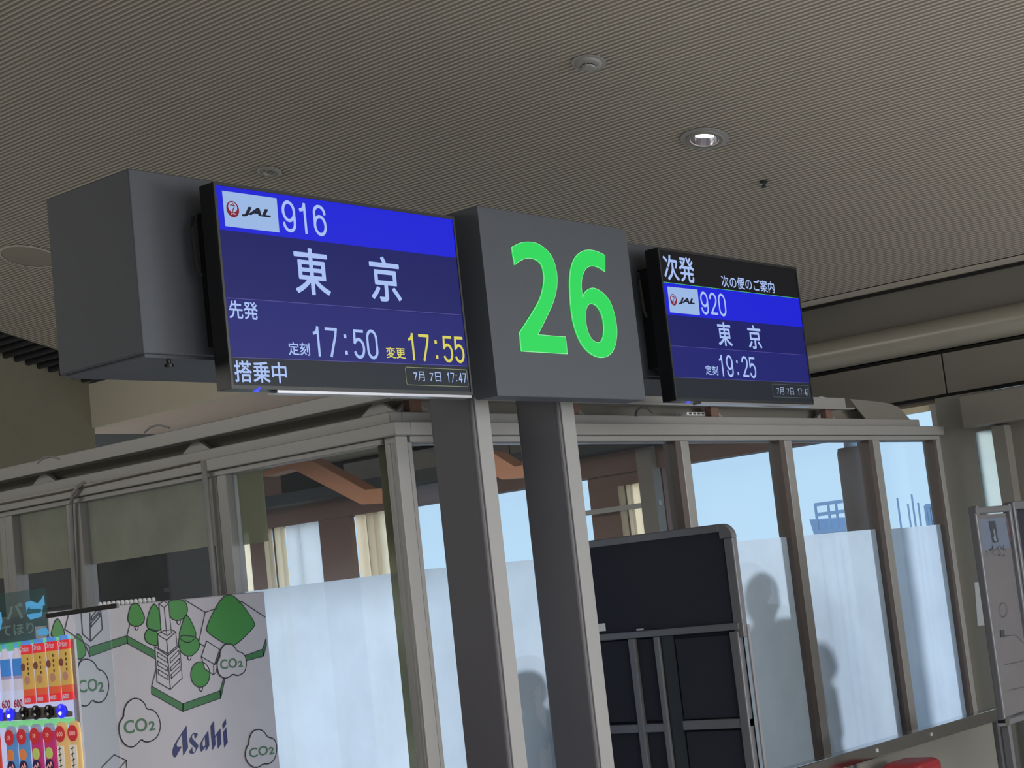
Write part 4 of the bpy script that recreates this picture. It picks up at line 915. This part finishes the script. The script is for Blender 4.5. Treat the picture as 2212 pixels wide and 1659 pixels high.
strip('grass_strip', GR1, [(-900, 620), (0, 540), (1860, 430), (1865, 600), (0, 690), (-900, 780)], zD, .009)
LB = mat('black button', (16, 18, 22), .2); LU = mat('blue lit button', (20, 24, 90), .25, emit=(40, 40, 235), estr=1.1)
for cx, lit in ((-60, 1), (205, 1), (530, 0), (825, 0), (1135, 0), (1440, 1)):
    cy = 345 - (cx - 530) * .055; u, v = Plane('X', DXp - .02).uv(*zD(cx, cy)); p = D.pt(u, v, .012)
    bt = MB().lathe(p, [(.022, 0), (.022, .005), (.017, .009), (.004, .011)], 20, axis=(-1, 0, 0)).build('selection_button', LU if lit else LB, vm, smooth=True)
    MB().lathe(p + Vector((-.013, -.008, -.006)), [(.006, 0), (.004, .004)], 10, axis=(-1, 0, 0)).build('button_lamp', glow('button lamp', (235, 235, 255), 2.0) if lit else M['silver'], bt)
# drinks: dummies standing in the lit window
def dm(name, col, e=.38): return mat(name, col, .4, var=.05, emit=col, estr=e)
def drink(kind, px, py, f, h, w, label, parts, group):
    """parts: (name, material, z0, z1, r0, r1) fractions of height and of radius"""
    u, v = Plane('X', DXp - .020).uv(*f(px, py)); y = -u; r = w / 2; xc = DXp - .012
    t = thing(kind, (xc, y, v), label, 'drink', group); drinks.append(t)
    body_ = None
    for nm, m, a, b, ra, rb in parts:
        mbb = MB(); mbb.lathe((xc, y, v), [(r * ra, h * a), (r * rb, h * b)], 20); o = mbb.build(nm, m, t if body_ is None or nm in ('cap', 'base_tag', 'label_band') else t, smooth=True)
        if body_ is None: body_ = o
    return t
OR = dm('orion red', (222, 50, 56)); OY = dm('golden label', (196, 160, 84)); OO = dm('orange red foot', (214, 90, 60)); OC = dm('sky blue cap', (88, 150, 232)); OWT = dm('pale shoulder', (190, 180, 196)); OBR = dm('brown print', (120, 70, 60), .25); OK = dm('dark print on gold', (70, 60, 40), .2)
h1 = .192
texty = lambda s, y, v0, w, h, m, par, x, bold=0.0: text('label_lettering', s, Plane('X', x), (-(y + w / 2), v0), (-(y - w / 2), v0 + h), m, par, 0.0, bold=bold, uv=True)
for i, (px, lab) in enumerate(((675, 'leftmost'), (975, 'second'), (1285, 'third'), (1590, 'rightmost'))):
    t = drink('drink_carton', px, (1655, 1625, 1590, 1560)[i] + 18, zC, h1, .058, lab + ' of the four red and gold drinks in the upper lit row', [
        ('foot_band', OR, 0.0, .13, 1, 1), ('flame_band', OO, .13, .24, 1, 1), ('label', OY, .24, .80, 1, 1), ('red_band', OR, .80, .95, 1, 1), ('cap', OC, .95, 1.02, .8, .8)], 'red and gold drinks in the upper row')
    y = t.location.y; z = t.location.z; xx = DXp - .012 - .0295
    par = [c for c in kids(t) if c.name.startswith('red_band')][0]
    texty('Orion', y, z + h1 * .845, .046, .018, OWT, par, xx, .02)
    par = [c for c in kids(t) if c.name.startswith('label')][0]
    for q in range(4): texty('きびだんご'[q] if False else '●', y - .014, z + h1 * (.70 - q * .08), .007, .010, OK, par, xx)
    MB().lathe((xx + .004, y + .012, z + h1 * .60), [(.012, 0), (.012, .004)], 14, axis=(-1, 0, 0)).build('label_badge', OBR, par)
    MB().lathe((xx + .004, y - .004, z + h1 * .38), [(.014, 0), (.014, .004)], 14, axis=(-1, 0, 0)).build('label_badge', dm('dusty rose print%d' % i, (178, 130, 110), .3), par)
    texty('600', y, z + h1 * .03, .030, .014, OWT, [c for c in kids(t) if c.name.startswith('foot_band')][0], xx, .03)
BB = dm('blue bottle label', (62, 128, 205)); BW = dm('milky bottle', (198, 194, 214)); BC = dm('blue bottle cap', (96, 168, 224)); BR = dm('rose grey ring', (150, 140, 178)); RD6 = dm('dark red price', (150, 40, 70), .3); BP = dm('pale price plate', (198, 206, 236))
for i, (px, lab) in enumerate(((430, 'rightmost'), (140, 'middle'), (-150, 'leftmost'))):
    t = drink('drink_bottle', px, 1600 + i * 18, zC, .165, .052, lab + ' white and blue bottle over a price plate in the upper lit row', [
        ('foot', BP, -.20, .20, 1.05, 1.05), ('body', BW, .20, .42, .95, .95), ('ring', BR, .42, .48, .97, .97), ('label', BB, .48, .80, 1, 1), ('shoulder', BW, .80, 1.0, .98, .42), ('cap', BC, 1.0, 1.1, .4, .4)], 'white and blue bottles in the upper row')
    texty('600', t.location.y, t.location.z - .165 * .12, .046, .026, RD6, [c for c in kids(t) if c.name.startswith('foot')][0], DXp - .012 - .0275, .035)
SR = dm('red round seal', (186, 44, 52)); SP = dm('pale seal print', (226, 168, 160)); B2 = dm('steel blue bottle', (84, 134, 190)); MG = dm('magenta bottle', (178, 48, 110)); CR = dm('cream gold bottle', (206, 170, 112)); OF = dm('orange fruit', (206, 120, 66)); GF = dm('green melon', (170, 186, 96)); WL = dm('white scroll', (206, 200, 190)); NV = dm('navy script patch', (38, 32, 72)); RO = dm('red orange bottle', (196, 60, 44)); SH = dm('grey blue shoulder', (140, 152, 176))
row = [(-180, RO, None, 'red orange bottle at the left picture edge in the lower row'), (220, B2, OF, 'steel blue fruit drink, the left one of the pair in the lower row'), (515, B2, OF, 'steel blue fruit drink, the right one of the pair in the lower row'), (825, MG, GF, 'magenta melon drink, the left one of the pair in the lower row'), (1140, MG, GF, 'magenta melon drink, the right one of the pair in the lower row'), (1440, CR, WL, 'cream gold tea bottle, the left one of the pair in the lower row'), (1745, CR, WL, 'cream gold tea bottle, the right one at the corner of the lower row')]
for px, m, fr, lab in row:
    cy = 870 - (px - 530) * .075 + 40
    u, v = Plane('X', DXp - .021).uv(*zD(px, cy)); hb = .22; zb_ = v - .155
    t = thing('drink_bottle', (DXp - .012, -u, zb_), lab, 'drink', 'bottles in the lower row'); drinks.append(t); y = -u; xx = DXp - .012
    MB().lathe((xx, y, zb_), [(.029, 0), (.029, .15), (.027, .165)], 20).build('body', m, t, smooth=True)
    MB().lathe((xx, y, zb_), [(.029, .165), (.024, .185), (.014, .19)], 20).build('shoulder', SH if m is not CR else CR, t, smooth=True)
    s_ = MB().lathe((xx - .028, y, v), [(.0245, 0), (.0245, .006)], 20, axis=(-1, 0, 0)).build('round_seal', SR, t)
    texty('600' if m is CR else '冷', y, v - .007, .030 if m is CR else .018, .014, SP, s_, xx - .0345, .02)
    if fr is OF or fr is GF:
        MB().lathe((xx - .026, y, zb_ + .10), [(.019, 0), (.016, .008), (.004, .010)], 16, axis=(-1, 0, 0)).build('fruit_print', fr, t)
        pz = MB().lathe((xx - .028, y, zb_ + .062), [(.021, 0), (.021, .004)], 16, axis=(-1, 0, 0)).build('script_patch', NV, t)
        ribbon(MB(), Plane('X', xx - .0325), [(-y - .015, zb_ + .055), (-y - .005, zb_ + .066), (-y + .002, zb_ + .057), (-y + .008, zb_ + .072), (-y + .013, zb_ + .062)], .004, 0).build('script_stroke', SP, pz)
    elif fr is WL:
        pz = MB().box(xx - .034, xx - .028, y - .015, y + .018, zb_ + .045, zb_ + .12).build('scroll_label', WL, t, bevel=.002)
        mbq = MB()
        for q in range(4): ribbon(mbq, Plane('X', xx - .0345), [(-y - .012, zb_ + .108 - q * .017), (-y + .002, zb_ + .112 - q * .017)], .003, 0); ribbon(mbq, Plane('X', xx - .0345), [(-y - .004, zb_ + .116 - q * .017), (-y - .006, zb_ + .102 - q * .017)], .003, 0)
        mbq.build('brush_strokes', OK, pz)
        MB().lathe((xx - .026, y, zb_ + .02), [(.018, 0), (.012, .006)], 14, axis=(-1, 0, 0)).build('bun_print', dm('golden bun print', (206, 150, 96)), t)
for t in drinks: t.scale = (.3, 1, 1)            # the display dummies are shallow half-depth bottles
strip('door_edge', M['vwhite'], [(1868, 60), (1905, 60), (1935, 1700), (1890, 1700)], zD, .002)

# ------------------------------------------------------------------ people behind the frosted panes
SK = mat('skin', (176, 134, 110), .6); HR = mat('dark hair', (24, 20, 18), .7); TS = mat('dark shirt', (44, 48, 54), .8); TW = mat('grey brown shirt', (92, 86, 80), .85); TR_ = mat('dark trousers', (36, 38, 46), .85); SHO = mat('dark shoes', (20, 20, 22), .6)
def caps(bm, a, b, ra, rb, n=14):
    a = Vector(a); b = Vector(b); L = (b - a).length
    k = max(3, int(L / max(0.02, min(ra, rb) * .5)))
    for i in range(k + 1):
        t = i / k; p = a.lerp(b, t); r = ra + (rb - ra) * t
        bmesh.ops.create_icosphere(bm, subdivisions=2, radius=r, matrix=Matrix.Translation(p))
def ell(bm, c, r, rot=0):
    bmesh.ops.create_icosphere(bm, subdivisions=3, radius=1, matrix=Matrix.Translation(Vector(c)) @ Matrix.Rotation(rot, 4, 'Y') @ Matrix.Diagonal((*r, 1)))
def meshed(name, bm, m, parent, vox=.014):
    me = bpy.data.meshes.new(name); bm.to_mesh(me); bm.free(); me.materials.append(m)
    o = bpy.data.objects.new(name, me); C.objects.link(o); o.parent = parent
    r = o.modifiers.new('remesh', 'REMESH'); r.mode = 'VOXEL'; r.voxel_size = vox; r.use_smooth_shade = True
    s = o.modifiers.new('smooth', 'SMOOTH'); s.factor = .5; s.iterations = 4
    return o
def person(loc, rz, H, lean, label, shirt, armpose=0, headdown=.3):
    """local frame: faces -X, Z up, height H; lean bends the upper body forward"""
    t = thing('person', loc, label, 'person'); t.rotation_euler = (0, 0, rz); s = H / 1.72
    def up(x, y, z):                           # rotate everything above the hips forward
        hz_ = .92 * s; a = lean
        if z * s > hz_:
            dz = z * s - hz_; return Vector((x * s * math.cos(a) - dz * math.sin(a), y * s, hz_ + dz * math.cos(a) + x * s * math.sin(a) * .0))
        return Vector((x * s, y * s, z * s))
    bm = bmesh.new()
    neck = up(.0, 0, 1.44); hc = up(-.02, 0, 1.56) + Vector((-headdown * .12, 0, -headdown * .05))
    ell(bm, hc, (.092 * s, .074 * s, .112 * s), -headdown)
    ell(bm, hc + Vector((-.03, 0, -.06)) * s, (.055 * s, .05 * s, .05 * s))
    f = Vector((-math.cos(headdown), 0, -math.sin(headdown))); dn_ = Vector((math.sin(headdown) * .3, 0, -1))
    caps(bm, hc + f * .085 * s, hc + f * .105 * s + dn_ * .025 * s, .010 * s, .015 * s)          # nose
    ell(bm, hc + f * .078 * s + dn_ * .055 * s, (.016 * s, .026 * s, .012 * s))                     # mouth
    for sd in (-1, 1):
        ell(bm, hc + Vector((.012, sd * .075, -.01)) * s, (.018 * s, .010 * s, .030 * s))          # ear
        ell(bm, hc + f * .078 * s + Vector((0, sd * .03 * s, .012 * s)), (.010 * s, .014 * s, .008 * s))  # brow
    caps(bm, neck, hc + Vector((.02, 0, -.05)) * s, .058 * s, .052 * s)
    caps(bm, up(0, 0, 1.05), up(0, 0, 1.36), .115 * s, .10 * s)
    for sd in (-1, 1):
        sh = up(0, sd * .175, 1.37); caps(bm, up(0, 0, 1.38), sh, .06 * s, .055 * s)
        if armpose: el = sh + Vector((-.10, sd * .06, -.26)) * s; wr_ = el + Vector((-.22, -sd * .05, .02)) * s
        else: el = sh + Vector((.0, sd * .05, -.29)) * s; wr_ = el + Vector((-.07, 0, -.25)) * s
        caps(bm, sh, el, .050 * s, .040 * s); caps(bm, el, wr_, .038 * s, .027 * s)
        dv = (wr_ - el).normalized(); sdv = Vector((0, 1, 0))
        pm = wr_ + dv * .045 * s; caps(bm, wr_, pm + dv * .03 * s, .026 * s, .030 * s)
        for k, L in enumerate((.062, .074, .070, .055)):
            b0 = pm + dv * .035 * s + sdv * (k - 1.5) * .018 * s; b1_ = b0 + dv * L * .55 * s; b2 = b1_ + (dv + Vector((-.35, 0, -.35))).normalized() * L * .5 * s
            caps(bm, b0, b1_, .0095 * s, .009 * s); caps(bm, b1_, b2, .009 * s, .008 * s)
        b0 = wr_ + dv * .02 * s - sdv * sd * .025 * s; caps(bm, b0, b0 + (dv - sdv * sd * .7).normalized() * .055 * s, .011 * s, .009 * s)
        hp = Vector((0, sd * .09, .93)) * s; kn = Vector((-.02, sd * .10, .50)) * s; an = Vector((.02, sd * .10, .09)) * s
        caps(bm, hp, kn, .082 * s, .056 * s); caps(bm, kn, an, .054 * s, .038 * s); caps(bm, an, Vector((-.13, sd * .11, .035)) * s, .036 * s, .030 * s)
    caps(bm, Vector((0, -.06, .95)) * s, Vector((0, .06, .95)) * s, .11 * s, .11 * s)
    meshed('body', bm, SK, t)
    bm = bmesh.new()                                                  # hair cap
    ell(bm, hc + Vector((.018, 0, .028)) * s, (.098 * s, .085 * s, .100 * s)); meshed('hair', bm, HR, t)
    bm = bmesh.new()
    for y in (-.085, -.04, 0, .04, .085): caps(bm, up(.0, y, .93), up(.0, y * 1.3, 1.36), .105 * s, .085 * s)
    for sd in (-1, 1):
        sh = up(0, sd * .175, 1.37); el = sh + (Vector((-.10, sd * .06, -.26)) if armpose else Vector((.0, sd * .05, -.29))) * s
        caps(bm, up(0, sd * .08, 1.39), sh, .068 * s, .068 * s); caps(bm, sh, sh.lerp(el, .75), .066 * s, .060 * s)
    meshed('shirt', bm, shirt, t)
    bm = bmesh.new()
    for sd in (-1, 1):
        hp = Vector((0, sd * .09, .95)) * s; kn = Vector((-.02, sd * .10, .50)) * s; an = Vector((.02, sd * .10, .10)) * s
        caps(bm, hp, kn, .100 * s, .074 * s); caps(bm, kn, an, .072 * s, .058 * s)
    caps(bm, Vector((0, -.06, .94)) * s, Vector((0, .06, .94)) * s, .12 * s, .12 * s)
    meshed('trousers', bm, TR_, t)
    for sd in (-1, 1):
        bm = bmesh.new(); caps(bm, Vector((.03, sd * .10, .05)) * s, Vector((-.14, sd * .11, .042)) * s, .046 * s, .040 * s); meshed('shoe', bm, SHO, t)
    return t
hp_ = onY(1690, 1500, FY)
person((hp_.x + .56, 4.44, 0), .75, 1.80, .22, 'person bowing head, dark silhouette through the film right of the notice board', TS, 0, .75)
hp_ = onY(1790, 1400, 4.3)
person((hp_.x - .10, 4.50, 0), 2.6, 1.44, .15, 'fainter person behind the bowed one, mostly hidden by the mullion', TW, 0, .1)
hp_ = onY(1128, 1390, 4.12)
person((hp_.x + .15, 4.13, 0), -1.2, 1.50, .08, 'person close to the glass, shoulder seen between the two posts', TW, 0, .3)
hp_ = onY(975, 1430, 4.55)
person((hp_.x + .45, 4.3, 0), .4, 1.46, .08, 'blurred person through film left of the left post', TS, 0, .2)
